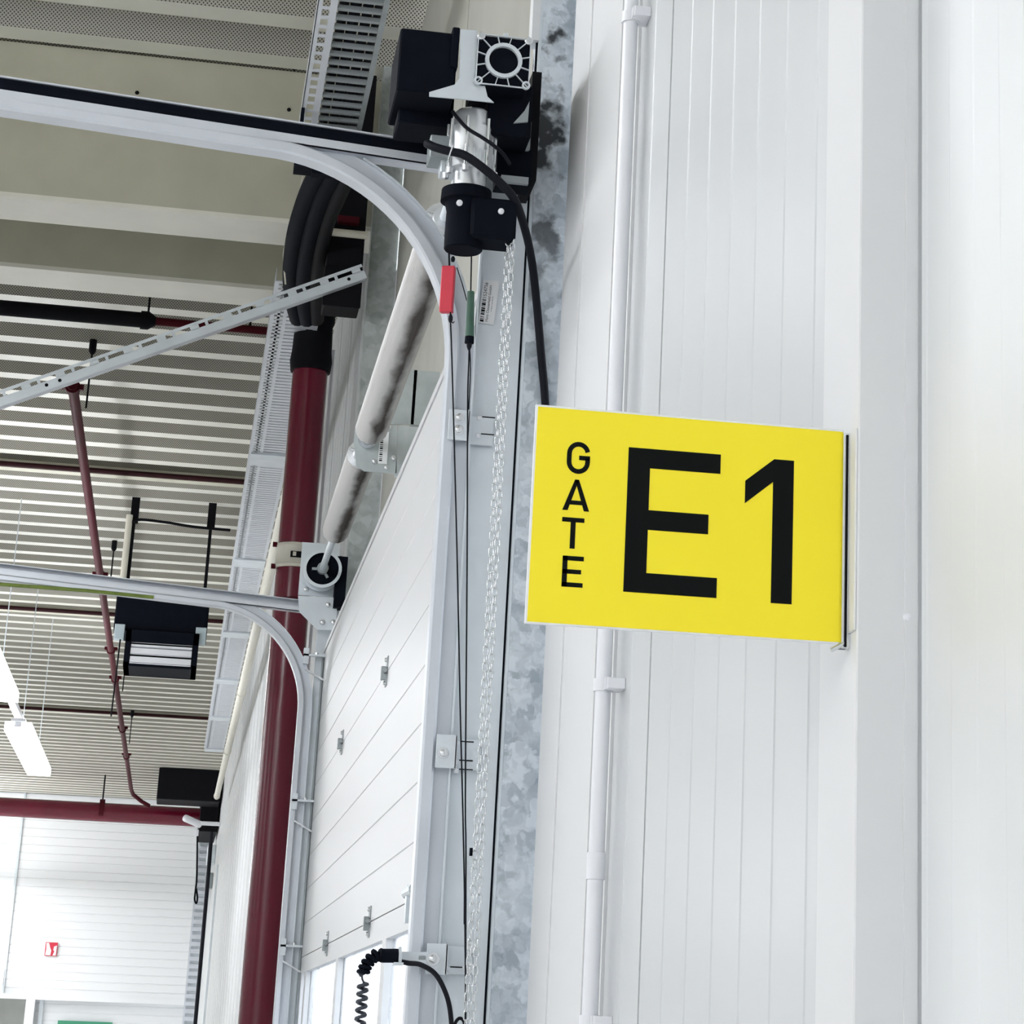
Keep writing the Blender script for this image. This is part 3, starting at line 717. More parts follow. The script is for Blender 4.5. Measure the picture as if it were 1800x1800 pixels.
# ------------------------------------------------------------------ release handles on cords
rh = thing('release_handle', (0.3851, 4.0600, 2.8369), 'red plastic block handle on a black pull cord', 'pull handle', 'emergency release handles')
ht, hb = Vector((0.3817, 4.0600, 2.9254)), Vector((0.3819, 4.0600, 2.8387)); hd = (ht - hb).normalized(); hr = Vector((hd.z, 0, -hd.x))
MB().obox((ht + hb) / 2 + Vector((0, .006, 0)), (hr * .9 + Vector((0, -.3, 0))), (hr * .3 + Vector((0, .9, 0))), hd, .0118, .0075, (ht - hb).length / 2, .0015).build('grip', 'handle_red', rh)
MB().tube([(0.3789, 4.0600, 2.9543), (0.3823, 4.0650, 2.9260)], .0018, 6).build('upper_cord', 'cable', rh)
MB().lathe((0.3874, 4.0600, 2.9335), (0, 0, 1), [(0, .003), (.006, .004), (.010, .002)], 8).build('cord_knot', 'cable', rh)
MB().tube(smoothpath([(0.3890, 4.0600, 2.8405), (0.3901, 4.0600, 2.8214), (0.3967, 4.0700, 2.7667), (0.4151, 4.0900, 2.5854), (0.4334, 4.1000, 2.3849), (0.4531, 4.1000, 2.1390), (0.4655, 4.1000, 1.9956), (0.4805, 4.1000, 1.8087), (0.4948, 4.1000, 1.5999)], 4), .0014, 6).build('cord', 'cable', rh)
k_ = Vector((0.3898, 4.0600, 2.8267)); MB().lathe(k_ + Vector((0, 0, .008)), (0, 0, -1), [(0, .002), (.005, .004), (.011, .004), (.016, .0015)], 8).build('cord_knot', 'cable', rh, smooth=True)
MB().tube([k_ + Vector((0, 0, -.004)), k_ + Vector((.005, 0, -.008)), k_ + Vector((.007, 0, -.005))], .0012, 5).build('cord_tail', 'cable', rh)
gh = thing('release_handle', (0.4271, 4.0600, 2.7825), 'dark green round handle on a black pull cord', 'pull handle', 'emergency release handles')
gt, gbt = Vector((0.4230, 4.0600, 2.8800)), Vector((0.4258, 4.0600, 2.7961))
MB().cyl(gbt, gt, .0082, 12, r2=.0066).build('grip', 'handle_green', gh, smooth=True)
MB().cyl(gbt - Vector((0, 0, .012)), gbt, .0085, 12, r2=.0082).build('grip_end', 'black', gh)
MB().tube([(0.4199, 4.0600, 2.9584), gt], .0013, 6).build('upper_cord', 'cable', gh)
MB().tube([(0.3962, 4.0700, 2.9268), (0.4073, 4.0720, 2.8994), (0.4184, 4.0700, 2.8644)], .001, 5).build('side_cord', 'cable', gh)
e0 = Vector((0.4261, 4.0600, 2.7834))
MB().lathe(e0, (0, 0, -1), [(0, .005), (.006, .0045), (.012, .002)], 8).build('cord_knot', 'cable', gh)
MB().tube(smoothpath([e0, (0.4273, 4.0600, 2.7456), (0.4312, 4.0700, 2.6648), (0.4492, 4.0900, 2.3842), (0.4692, 4.0900, 1.9949), (0.4758, 4.0900, 1.9010), (0.4926, 4.0900, 1.5998)], 4), .0014, 6).build('cord', 'cable', gh)
MB().tube(smoothpath([e0, (0.4309, 4.0600, 2.7354), (0.4332, 4.0700, 2.6650)], 4), .0011, 6).build('cord_loop', 'cable', gh)
MB().cyl((0.4771, 4.0880, 1.8497), (0.4805, 4.0880, 1.7852), .0022, 8).build('cord_sleeve', 'cable', gh)

# ------------------------------------------------------------------ yellow sign
SY = 2.131; S0x, S0z = .28925, 1.96270; SW, SH = .2975, .2055
sg = thing('gate_sign', (S0x + SW, SY, S0z), 'yellow projecting sign reading GATE E1 in black', 'sign')
MB().box(S0x, S0x + SW, SY, SY + .0035, S0z, S0z + SH, .0006).build('sign_plate', 'plastic', sg)
e = .0022
MB().box(S0x + e, S0x + SW - .0008, SY - .0006, SY, S0z + e * .8, S0z + SH - e).build('yellow_film', 'yellow', sg)
LY = SY - .0010
def lz(polys, name):
    b = MB()
    for poly in polys: b.prism([(S0x + a / 1000, S0z + c / 1000) for a, c in poly], LY, SY - .0005)
    return b.build(name, 'ink', sg)
def R4(x0, x1, z0, z1): return [(x0, z0), (x1, z0), (x1, z1), (x0, z1)]
lz([[(89.5, 35), (177.2, 35), (177.2, 53.6), (110.4, 53.6), (110.4, 94.2), (167.6, 94.2), (167.6, 112.8), (110.4, 112.8), (110.4, 152.7), (177.8, 152.7), (177.8, 171.3), (89.5, 171.3)]], 'letter')
lz([[(202, 148.1), (229.6, 171), (248.9, 171), (248.9, 34), (228.9, 34), (228.9, 149.0), (202, 126.4)]], 'letter')
# G drawn as one stroke
pc = []
for i in range(13):
    a = math.radians(12 + 168 * i / 12); pc.append((42.4 + 8.7 * math.cos(a), 161.2 + 9.0 * math.sin(a)))
for i in range(13):
    a = math.radians(180 + 180 * i / 12); pc.append((42.4 + 8.7 * math.cos(a), 153.2 + 9.0 * math.sin(a)))
pc += [(51.1, 157.2)]
def stroke(P, w_):
    L = []; R_ = []
    for i in range(len(P)):
        a = Vector(P[max(i - 1, 0)]); c = Vector(P[min(i + 1, len(P) - 1)]); t = (c - a).normalized(); n = Vector((-t.y, t.x)) * w_ / 2
        L.append(tuple(Vector(P[i]) + n)); R_.append(tuple(Vector(P[i]) - n))
    return [[L[i], L[i + 1], R_[i + 1], R_[i]] for i in range(len(P) - 1)]
lz(stroke(pc, 4.4) + [R4(43.0, 53.3, 155.2, 159.4)], 'letter')
lz([[(29.5, 107.1), (34.4, 107.1), (43.9, 136.4), (40.1, 136.4)], [(54.5, 107.1), (49.6, 107.1), (40.1, 136.4), (43.9, 136.4)], [(35.6, 112.6), (48.4, 112.6), (47.2, 116.5), (36.8, 116.5)]], 'letter')
lz([R4(29.8, 50.6, 96.2, 100.3), R4(37.9, 42.6, 71.4, 97)], 'letter')
lz([R4(32.0, 36.6, 35.8, 64.4), R4(32.0, 51.5, 35.8, 39.9), R4(32.0, 49.6, 48.0, 52.0), R4(32.0, 51.6, 60.3, 64.4)], 'letter')
br = MB(); br.box(.5855, .5940, 2.1265, 2.1290, S0z - .004, S0z + SH - .004); br.box(.5855, .5940, 2.1375, 2.1400, S0z - .004, S0z + SH - .004)
br.box(.5915, .5940, 2.1290, 2.1375, S0z - .004, S0z + SH - .004)
br.build('wall_bracket', 'chrome', sg)
MB().box(.5880, .5902, 2.1254, 2.1265, S0z - .003, S0z + SH - .006).build('bracket_slot', 'dark', sg)
MB().box(.5915, .5940, 2.1060, 2.165, S0z + .01, S0z + SH - .004, .0008).build('bracket_flange', 'trim', sg)
MB().cyl((0.5886, 2.1280, 1.9633), (0.5761, 2.1280, 1.9561), .0022, 10).build('bracket_foot', 'chrome', sg, smooth=True)

# ------------------------------------------------------------------ white conduit on the wall
wc = thing('wall_conduit', (.583, 3.42, 0), 'white plastic conduit clipped vertically to the ribbed wall', 'conduit')
QX, QY = .5835, 3.415
MB().cyl((QX, QY, 0), (QX, QY, DZ), .0115, 18).build('pipe', 'plastic', wc, smooth=True)
zc0, zc1 = 1.8239, 1.8607
MB().lathe((QX, QY, zc0), (0, 0, 1), [(0, .0116), (0, .0135), (zc1 - zc0, .0135), (zc1 - zc0 + .002, .0116)], 18, cap=False).build('coupler', 'plastic', wc, smooth=True)
for z in (3.1547, 2.0982, 1.6308):
    c = MB().ring((QX, QY, z - .009), (0, 0, 1), .0116, .0148, .018).build('pipe_clip', 'plastic', wc, smooth=True)
    MB().box(QX, .61, QY - .034, QY + .012, z - .008, z + .008, .001).build('clip_foot', 'plastic', c)
    for k in range(3): MB().box(QX - .002, QX + .003, QY - .031 + k * .006, QY - .028 + k * .006, z - .0085, z + .0085).build('clip_rib', 'plastic', c)

# ------------------------------------------------------------------ coiled cord on an arm
cc = thing('coiled_cord', (0.3664, 4.1200, 1.7312), 'dark coiled cord with black plug on a zinc arm in front of the gate window', 'cord')
a0, a1 = Vector((0.4407, 4.1650, 1.7169)), Vector((0.3799, 4.1650, 1.7348))
MB().prism([(p[0], p[2]) for p in ((0.4507, 4.1650, 1.7414), (0.4522, 4.1650, 1.7173), (0.4485, 4.1650, 1.7153), (0.4022, 4.1650, 1.7163), (0.4019, 4.1650, 1.7209), (0.3801, 4.1650, 1.7311), (0.3795, 4.1650, 1.7404), (0.4007, 4.1650, 1.7403))], 4.164, 4.167).build('arm', 'zinc', cc)
bolt(cc, 0.4388, 4.164, 1.7297, .008)
MB().box(0.4145, 0.4260, 4.1625, 4.164, 1.7280, 1.7344, .0005).build('arm_slot', 'zincd', cc)
MB().box(0.3716, 0.3869, 4.135, 4.165, 1.7169, 1.7215).build('arm_foot', 'zinc', cc)
pa, pb = Vector((0.3786, 4.1500, 1.7325)), Vector((0.3520, 4.1500, 1.7314))
MB().cyl(pb, pa, .0115, 14).build('plug', 'black', cc, smooth=True)
MB().cyl(pa, pa + (pa - pb).normalized() * .005, .015, 6).build('lock_nut', 'zinc', cc)
sp_ = smoothpath([(0.3529, 4.1500, 1.7315), (0.3424, 4.1500, 1.7320), (0.3316, 4.1500, 1.7233), (0.3248, 4.1500, 1.7120), (0.3217, 4.1500, 1.7018)], 24)
def coil(path, r, turns, wire, name, mat, rr=None):
    P = []; n = turns * 14; ups = None
    for i in range(n + 1):
        f = i / n * (len(path) - 1); k = min(int(f), len(path) - 2); c = path[k].lerp(path[k + 1], f - k); t = (path[k + 1] - path[k]).normalized()
        a_ = Vector((0, 1, 0)); b_ = t.cross(a_).normalized(); g = 2 * math.pi * i / 14
        P.append(c + r * (math.cos(g) * a_ + math.sin(g) * b_))
    return MB().tube(P, wire, 6).build(name, mat, cc, smooth=True)
coil(sp_, .0085, 6, .0036, 'strain_relief', 'black')
MB().obox((0.3198, 4.1500, 1.7027), (1, 0, .6), (0, 1, 0), (-.6, 0, 1), .006, .006, .005, .001).build('cord_clamp', 'coil', cc)
tl = smoothpath([(0.3199, 4.1500, 1.7008), (0.3215, 4.1500, 1.6918), (0.3247, 4.1500, 1.6864), (0.3233, 4.1500, 1.6800)], 6)
MB().tube(tl, .0018, 6).build('cord_lead', 'coil', cc, smooth=True)
cp = smoothpath([(0.3229, 4.1500, 1.6863), (0.3231, 4.1500, 1.6572), (0.3228, 4.1500, 1.6210), (0.3236, 4.1500, 1.5850)], 20)
coil(cp, .0078, 8, .0031, 'coil', 'coil')
tag(MB().tube(smoothpath([(0.3812, 4.1500, 1.7234), (0.3966, 4.1500, 1.7212), (0.4168, 4.1400, 1.7190), (0.4405, 4.1300, 1.7050), (0.4573, 4.1200, 1.6781), (0.4677, 4.1200, 1.6485), (0.4754, 4.1200, 1.5991)], 8), .0042, 8).build('arm_cable', 'cable', smooth=True), 'black cable bowing down from the cord arm to the frame edge', 'cable')
tag(MB().tube(smoothpath([(0.4765, 4.1300, 1.6154), (0.4795, 4.1300, 1.6291), (0.4858, 4.1300, 1.6356), (0.4927, 4.1300, 1.6313), (0.4965, 4.1300, 1.6161)], 6), .0028, 8).build('cable_loop', 'cable', smooth=True), 'small black cable loop at the lower edge beside the cords', 'cable')

# ------------------------------------------------------------------ red riser pipe
rp = thing('sprinkler_riser', (.40, 10.8, 0), 'thick dark red vertical riser pipe with a cream clamp', 'pipe')
zt = 4.8017
MB().cyl((.40, 10.8, 0), (.40, 10.8, zt), .081, 32).build('pipe', 'red', rp, smooth=True)
MB().lathe((.40, 10.8, zt - .26), (0, 0, 1), [(0, .081), (.0, .092), (.05, .098), (.10, .092), (.22, .088), (.24, .096), (.30, .096), (.30, .07)], 32).build('coupling', 'dark', rp, smooth=True)
el = [Vector((.40, 10.8, zt))] + [Vector((.40 - .12 + .12 * math.cos(a), 10.8 - .0, zt + .18 * math.sin(a))) for a in [math.pi / 2 * i / 8 for i in range(1, 9)]]
MB().tube([(.40, 10.8, zt), (.40, 10.8, zt + .08), (.41, 10.75, zt + .16), (.44, 10.62, zt + .24), (.46, 10.4, zt + .30), (.47, 10.1, zt + .34), (.48, 9.85, zt + .36)], .078, 20).build('elbow', 'dark', rp, smooth=True)
zc = 3.6666
cl = MB().lathe((.40, 10.8, zc - .055), (0, 0, 1), [(0, .082), (0, .090), (.012, .092), (.02, .087), (.09, .087), (.098, .092), (.11, .090), (.11, .082)], 30).build('clamp', 'cream', rp, smooth=True)
MB().box(.375, .43, 10.705, 10.72, zc - .015, zc + .012).build('clamp_slot', 'dark', cl)
MB().box(.385, .40, 10.70, 10.71, zc - .01, zc + .008).build('clamp_tongue', 'cream', cl)
for dz in (-.05, .05): MB().cyl((.315, 10.78, zc + dz), (.295, 10.78, zc + dz), .012, 10).build('clamp_bolt', 'redd', cl)
MB().beam((.48, 10.8, zc), (.61, 10.8, zc), .04, .04).build('wall_arm', 'zincd', rp)
MB().lathe((.40, 10.8, 3.4826 - .03), (0, 0, 1), [(0, .081), (0, .086), (.02, .086), (.02, .081)], 30, cap=False).build('joint_ring', 'redd', rp, smooth=True)
tag(MB().cyl((.505, 10.95, 0), (.505, 10.95, 4.7), .008, 10).build('wall_conduit', 'plastic', smooth=True), 'very thin white conduit just behind the red riser', 'conduit')

# dark box standing in for shade, and hoses beside the riser
jb = thing('shade_box', (.53, 9.25, 4.4), 'dark box standing in for shade under the roof beside the red riser', 'box')
MB().box(0.3680, 0.5127, 9.15, 9.31, 4.3759, 5.38, .004).build('body', 'dark', jb)
MB().box(0.3635, 0.5150, 9.14, 9.15, 4.3712, 4.5374, .003).build('lid', 'dark', jb)
MB().box(0.3978, 0.4845, 9.11, 9.15, 4.7162, 4.7452, .003).build('cover_strip', 'redd', jb)
MB().cyl((0.3537, 9.1000, 4.6654), (0.5173, 9.1000, 4.6651), .016, 12).build('branch_pipe', 'cream', jb, smooth=True)
for p in ((0.3187, 9.4000, 4.6156), (0.3386, 9.4000, 4.5979), (0.3563, 9.4000, 4.6095)):
    MB().lathe(p, (0, -1, 0), [(0, .010), (.01, .008), (.012, .003)], 6).build('gland_nut', 'zinc', jb)
hoses = [([(0.3045, 10.2500, 4.6335), (0.2643, 9.9000, 4.6297), (0.2386, 9.4800, 4.6232), (0.2333, 9.0200, 4.6194), (0.2526, 8.5800, 4.6233), (0.2812, 8.2800, 4.6214), (0.3219, 8.0300, 4.6266)], .036, 'black'),
         ([(0.3459, 10.2200, 4.6286), (0.3116, 9.8700, 4.6251), (0.2910, 9.4500, 4.6189), (0.2882, 9.0000, 4.6183), (0.3046, 8.5500, 4.6183), (0.3336, 8.2500, 4.6162), (0.3647, 8.0000, 4.6201)], .040, 'black'),
         ([(0.3850, 10.2000, 4.6264), (0.3639, 9.8500, 4.6240), (0.3436, 9.4300, 4.6177), (0.3388, 8.9200, 4.6205), (0.3611, 8.5300, 4.6172), (0.3862, 8.2300, 4.6146), (0.4172, 8.0000, 4.6215)], .036, 'dark')]
for (P, r_, mt), lab in zip(hoses, ('black hose curving up at left beside the cable tray', 'thick black hose curving up in the middle of the bundle', 'dark brown hose curving up at right of the bundle')):
    tag(MB().tube(smoothpath(P, 10), r_, 12).build('cable_hose', mt, smooth=True), lab, 'hose', 'dark hoses beside the cable tray')
TZ2 = 4.72
hb_ = thing('hose_bracket', (0.2309, 8.1000, 4.5510), 'black bracket plate under the near gate curve', 'bracket')
MB().box(0.1796, 0.2510, 7.9, 8.0, 4.4954, 4.5466).build('plate', 'black', hb_)
MB().box(0.1875, 0.1994, 7.92, 7.98, 4.5466, TZ2).build('hanger_strap', 'black', hb_)
MB().beam((0.2417, 7.9500, 4.5065), (0.3452, 7.9500, 4.5091), .05, .05).build('arm', 'black', hb_)
tag(MB().tube(smoothpath([(0.2553, 9.4500, 5.0413), (0.2388, 9.4500, 4.8629), (0.2165, 9.4600, 4.7389), (0.2032, 9.4700, 4.6786), (0.2214, 9.4800, 4.5474)], 6), .004, 6).build('earth_wire', 'cream', smooth=True), 'thin pale wire hanging at the end of the deep beam', 'wire')

# ------------------------------------------------------------------ cable tray along the wall
TZ = 4.72; TX0, TXi, TX1 = .189, .252, .412
ct = thing('cable_tray', (.30, 7.5, TZ), 'slotted zinc cable ladder high on the wall above the near rail', 'cable tray')
y = 6.20; P_ = .0755
b = MB(); b.box(TX0, TX0 + .016, 6.2, 8.5, TZ, TZ + .003); b.box(TX0 + .040, TXi, 6.2, 8.5, TZ, TZ + .003); b.box(TX0, TX0 + .003, 6.2, 8.5, TZ, TZ + .06)
b.build('side_rail', 'zinc2', ct)
MB().box(TX1 - .018, TX1, 6.2, 8.5, TZ, TZ + .003).build('side_rail', 'zincd', ct)
sl0 = MB().box(TX0 + .016, TX0 + .040, 6.2, 6.2 + .022, TZ, TZ + .003).build('slot_bridge', 'zinc2', ct)
r0 = MB(); r0.box(TXi, TX1 - .018, 6.2, 6.2 + .042, TZ + .010, TZ + .014); r0.box(TXi, TX1 - .018, 6.2, 6.2 + .004, TZ + .0, TZ + .012)
r0 = r0.build('rung', 'zincd', ct)
for k in range(1, 30):
    copy_at(sl0, ct, (0, k * P_, 0)); copy_at(r0, ct, (0, k * P_, 0))
for k, (x, r_) in enumerate(((.275, .016), (.312, .019), (.352, .017), (.385, .013))):
    tag(MB().cyl((x, 6.2, TZ + .036), (x, 8.5, TZ + .036), r_, 8).build('tray_cable', 'cable', smooth=True), 'black cable lying in the near cable tray, ' + ('leftmost of the four', 'second from the left', 'third from the left', 'nearest the wall')[k], 'cable', 'cables in the near tray')

c2 = thing('cable_tray', (.30, 20, TZ), 'long pale perforated cable tray running to the far wall', 'cable tray')
seg = [10.0, 13.4, 16.6, 19.8, 22.6, 25.4, 28.4]
for i in range(len(seg) - 1):
    a, e_ = seg[i], seg[i + 1]
    b = MB(); b.box(TX0, TX0 + .018, a, e_, TZ, TZ + .004); b.box(TX0 + .032, TX0 + .044, a, e_, TZ, TZ + .004); b.box(TX0 + .058, TX0 + .075, a, e_, TZ, TZ + .004)
    b.box(TX1 - .02, TX1, a, e_, TZ, TZ + .004); b.box(TX0, TX0 + .003, a, e_, TZ, TZ + .06)
    y = a
    while y < e_ - .05:
        b.box(TX0 + .018, TX0 + .058, y, y + .035, TZ, TZ + .004); b.box(TX0 + .075, TX1 - .02, y, y + .045, TZ, TZ + .004); y += .06
    o = b.build('tray_section', 'zinc2', c2); o['kind'] = 'stuff'
    MB().box(TX0 + .01, TX1, e_ - .14, e_ + .14, TZ - .012, TZ).build('joint_plate', 'zinc', c2)
    MB().box(TX0 + .06, TX1 - .02, a, e_, TZ + .030, TZ + .05).build('tray_liner', 'zinc', c2)
wp = thing('drain_pipe', (.46, 26, 4.66), 'cream drain pipe beside the long cable tray', 'pipe')
MB().cyl((.452, 11.3, 4.70), (.452, 33.6, 4.66), .038, 16).build('pipe', 'cream', wp, smooth=True)
for y_ in (18.5, 23, 28, 33.4):
    MB().ring((.452, y_, 4.70 - (y_ - 11.3) * .0018), (0, 1, 0), .038, .045, .08, 16).build('pipe_clip', 'cream', wp)

# ------------------------------------------------------------------ perforated diagonal hanger of the far rail
st = thing('slotted_strut', (-0.8386, 9.2800, 3.9184), 'zinc slotted angle strut slanting up to the wall post', 'strut')
sa, sb = Vector((0.5166, 9.1000, 4.5159)), Vector((-0.8223, 9.1000, 3.8734)); sd = (sb - sa).normalized(); se = sb + sd * 2.0
sn = Vector((0, 1, 0)).cross(sd).normalized()
if sn.z < 0: sn = -sn
L = (se - sa).length
MB().obox((sa + se) / 2 + Vector((0, .022, 0)) - sn * .03, sd, (0, 1, 0), sn, L / 2, .022, .0025).build('lower_flange', 'zinc2', st)
b = MB()
b.obox((sa + se) / 2 - sn * .014, sd, (0, 1, 0), sn, L / 2, .002, .0165); b.obox((sa + se) / 2 + sn * .024, sd, (0, 1, 0), sn, L / 2, .002, .006)
k = 0; t_ = .03
while t_ < L:
    wd = .035 if k % 2 == 0 else .012
    b.obox(sa + sd * t_ + sn * .010, sd, (0, 1, 0), sn, wd / 2, .002, .009); t_ += .085 if k % 2 == 0 else .05; k += 1
b.build('slotted_flange', 'zinc', st)
for f in (.36, .375, .02): MB().lathe(sa + sd * L * f - sn * .012 + Vector((0, -.002, 0)), (0, -1, 0), [(0, .007), (.004, .006), (.006, .002)], 10).build('bolt', 'dark', st)

# ------------------------------------------------------------------ sprinkler pipes under the deck
def hanger(parent, x, y, z):
    MB().cyl((x, y, z), (x, y, DZ), .006, 6).build('hanger_rod', 'dark', parent)
    MB().lathe((x, y, DZ - .09), (0, 0, 1), [(0, .01), (.02, .022), (.09, .022)], 10).build('hanger_anchor', 'dark', parent)
sp = thing('sprinkler_pipe', (-.83, 20, 5.1), 'thin red sprinkler pipe running towards the far wall', 'pipe')
MB().cyl((-.835, 13.55, 5.10), (-.78, 37.5, 5.06), .030, 14).build('pipe', 'redd', sp, smooth=True)
for y_ in (13.62, 19.6, 23.6, 25.6, 30.0, 33.0):
    fx = -.835 + (y_ - 13.55) * .0023
    c = MB().lathe((fx, y_ - .04, 5.10 - (y_ - 13.55) * .0016), (0, 1, 0), [(0, .031), (0, .042), (.08, .042), (.08, .031)], 14).build('pipe_coupling', 'redd', sp, smooth=True)
    MB().box(fx - .062, fx + .062, y_ - .03, y_ + .01, 5.085, 5.115).build('coupling_lug', 'redd', c)
for y_ in (14.0, 20.2, 26.5, 31.5): hanger(sp, -.77 + (y_ - 14) * .002, y_, 5.08)
MB().tube([(-.78, 37.5, 5.06), (-.75, 37.9, 5.02), (-.62, 38.2, 4.95), (-.50, 38.3, 4.9)], .03, 10).build('end_bend', 'redd', sp, smooth=True)
s2 = thing('sprinkler_main', (-2, 12.45, 5.2), 'dark red pipe running crosswise under the deck above the strut', 'pipe')
MB().cyl((-8, 12.45, 5.20), (-0.4230, 12.45, 5.20), .042, 14).build('pipe', 'dark', s2, smooth=True)
MB().cyl((-0.4230, 12.45, 5.20), (.35, 12.45, 5.20), .022, 12).build('thin_pipe', 'redd', s2, smooth=True)
MB().lathe((-0.4230 - .03, 12.45, 5.20), (1, 0, 0), [(0, .05), (.04, .05), (.08, .024)], 14).build('reducer', 'dark', s2, smooth=True)
hanger(s2, -0.4171, 12.45, 5.20); hanger(s2, 0.1222, 12.45, 5.20)

# ------------------------------------------------------------------ unit heater
HY = 18.3
uh = thing('unit_heater', (-0.2320, 18.3000, 4.1781), 'black unit heater with white louvres hanging under the deck', 'heater')
hx0, hx1, hzt, hzb = -0.6281, 0.0649, 4.7699, 4.4598
MB().box(hx0, hx1, HY, HY + .55, hzb, hzt, .01).build('casing', 'black', uh)
gx0, gx1, gzt, gzb = -0.5303, 0.0112, 4.4605, 4.1875
f = MB(); f.box(gx0, gx0 + .04, HY - .05, HY + .5, gzb, gzt); f.box(gx1 - .04, gx1, HY - .05, HY + .5, gzb, gzt); f.box(gx0, gx1, HY - .05, HY + .5, gzb, gzb + .03); f.box(gx0, gx1, HY + .46, HY + .5, gzb, gzt); f.box(gx0, gx1, HY - .05, HY - .01, gzt - .09, gzt)
fr_ = f.build('louvre_frame', 'black', uh)
for i, (z, h) in enumerate(((gzb + .045, .05), (gzb + .115, .035), (gzb + .155, .006), (gzb + .19, .006))):
    MB().obox(((gx0 + gx1) / 2, HY - .03, z), (1, 0, 0), (0, 1, -.25), (0, .25, 1), (gx1 - gx0) / 2 - .045, .015, h / 2 + .004).build('louvre', 'plastic', fr_)
MB().box(hx0 + .01, hx0 + .085, HY - .03, HY + .06, 4.3844, 4.4998, .004).build('side_bracket', 'paleblue', uh)
MB().box(hx1 - .085, hx1 - .005, HY - .03, HY + .06, 4.3884, 4.5131, .004).build('side_bracket', 'paleblue', uh)
for px0 in (-0.5619, 0.0199):
    MB().box(px0 - .012, px0 + .012, HY + .1, HY + .125, hzt, DZ).build('hanger_rod', 'dark', uh)
    MB().box(px0 - .03, px0 + .03, HY + .09, HY + .13, 5.30, DZ).build('hanger_anchor', 'dark', uh)
MB().cyl((-0.5968, HY + .05, hzt), (-0.5968, HY + .05, 5.35), .025, 10).build('supply_pipe', 'cream', uh, smooth=True)
MB().tube(smoothpath([(-0.6116, 18.3500, 5.2391), (-0.5424, 18.3500, 5.3152), (-0.3280, 18.3500, 5.3136), (-0.1111, 18.3500, 5.2943), (0.1703, 18.3500, 5.2886)], 5), .012, 6).build('supply_cable', 'dark', uh, smooth=True)
MB().tube([(hx0 + .06, HY - .02, hzb), (hx0 + .055, HY - .03, hzb - .35), (hx0 + .05, HY - .03, hzb - .65)], .006, 6).build('control_wire', 'dark', uh)
tag(MB().tube([(-4, 9.245, 3.16 + (.03 + 4) * SL - .012), (-0.7523, 9.2450, 3.1876), (-0.4363, 9.2450, 3.1856), (-0.1800, 9.2450, 3.1771)], .007, 8).build('rail_stripe', 'stripe', smooth=True), 'green and yellow earth tube under the distant gate rail', 'cable')  # thin tube put along the green-yellow streak under the rail

# ------------------------------------------------------------------ strip lights
LX, LZ = -1.44, 4.0
def lamp_unit(x, y0):
    t = thing('strip_light', (x, y0 + 1.95, LZ), 'white suspended strip light', 'ceiling light', 'strip lights in rows along the hall')
    MB().box(x - .06, x + .06, y0, y0 + 3.9, LZ + .075, LZ + .10, .004).build('housing', 'plastic', t)
    MB().box(x - .11, x + .11, y0 + .03, y0 + 3.87, LZ, LZ + .075).build('diffuser', 'lamp', t)
    for e_ in (y0 + .02, y0 + 3.87): MB().box(x - .03, x + .03, e_, e_ + .01, LZ + .03, LZ + .075, .003).build('end_cap', 'plastic', t)
    for yy in (y0 + .6, y0 + 3.3): MB().cyl((x, yy, LZ + .10), (x, yy, DZ), .004, 5).build('suspension_wire', 'zinc', t)
    return t
P0 = lamp_unit(LX, 21.2); P0['label'] = 'lit strip light hanging farther down, above the far wall sign'
P1_ = lamp_unit(LX, 15.45); P1_['label'] = 'lit strip light cut by the left edge of the picture'
def copy_tree(src, dx, dy, label):
    c = src.copy(); COL.objects.link(c); c.location = src.location + Vector((dx, dy, 0)); c['label'] = label
    for ch in src.children:
        d = ch.copy(); COL.objects.link(d); d.parent = c
    return c
for dx, y_ in ((0, -6.4), (-2.2, -6.4), (-4.4, -6.4), (-2.4, -1.4), (-5.0, -1.4)):  # unseen lamps added to fill the sign and the near wall
    copy_tree(P1_, dx, y_ - 15.45, 'lit strip light added behind the camera as fill, outside the picture')
for y_ in (3.60,): copy_tree(P1_, 0, y_ - 15.45, 'lit strip light over the near gate rail, outside the picture')
for r_, k0 in ((-6.0, 3), (-11.0, 1)):  # unseen lamp rows added to light the rest of the hall
    for k in range(k0, 7): copy_tree(P1_, r_, -21.8 + k * 7.0, 'lit strip light in the added rows across the hall, outside the picture')
for dx, y_ in ((-2.6, 28.0), (-2.6, 33.2), (-2.35, 39.8), (-3.2, 39.8), (-4.05, 39.8), (-5.2, 35.5)): copy_tree(P1_, dx, y_ - 15.45, 'lit strip light added to brighten the far wall, beyond the left edge')  # unseen lamps added to brighten the back wall
tr = thing('light_trunking', (LX, 20, LZ + .1), 'slim white trunking joining the strip lights', 'trunking')
MB().box(LX - .03, LX + .03, 3.0, 25.2, LZ + .10, LZ + .14).build('channel', 'plastic', tr)

# ------------------------------------------------------------------ far end fittings
rm = thing('red_header_pipe', (-4, 40, 4.9), 'large red header pipe crossing in front of the far wall', 'pipe')
MB().cyl((-14, 40, 4.95), (.30, 40, 4.90), .15, 24).build('pipe', 'red', rm, smooth=True)
for x in (-1.3, -4.5, -8): MB().ring((x, 40, 4.94), (1, 0, 0), .15, .17, .08, 20).build('pipe_clip', 'redd', rm)
for x in (-1.3, -4.5, -8): MB().cyl((x + .04, 40, 5.05), (x + .04, 40, DZ), .012, 6).build('hanger_rod', 'dark', rm)
du = thing('dark_corner_box', (.2, 39, 4.6), 'black box in the far roof corner above the cable ladder', 'duct')  # black box put into the dark roof corner
MB().box(-.40, .56, 38.4, 39.4, 5.02, DZ, .01).build('body', 'dark', du)
MB().box(0.2951, .58, 39.4, 41.8, 4.6393, DZ, .01).build('drop', 'dark', du)
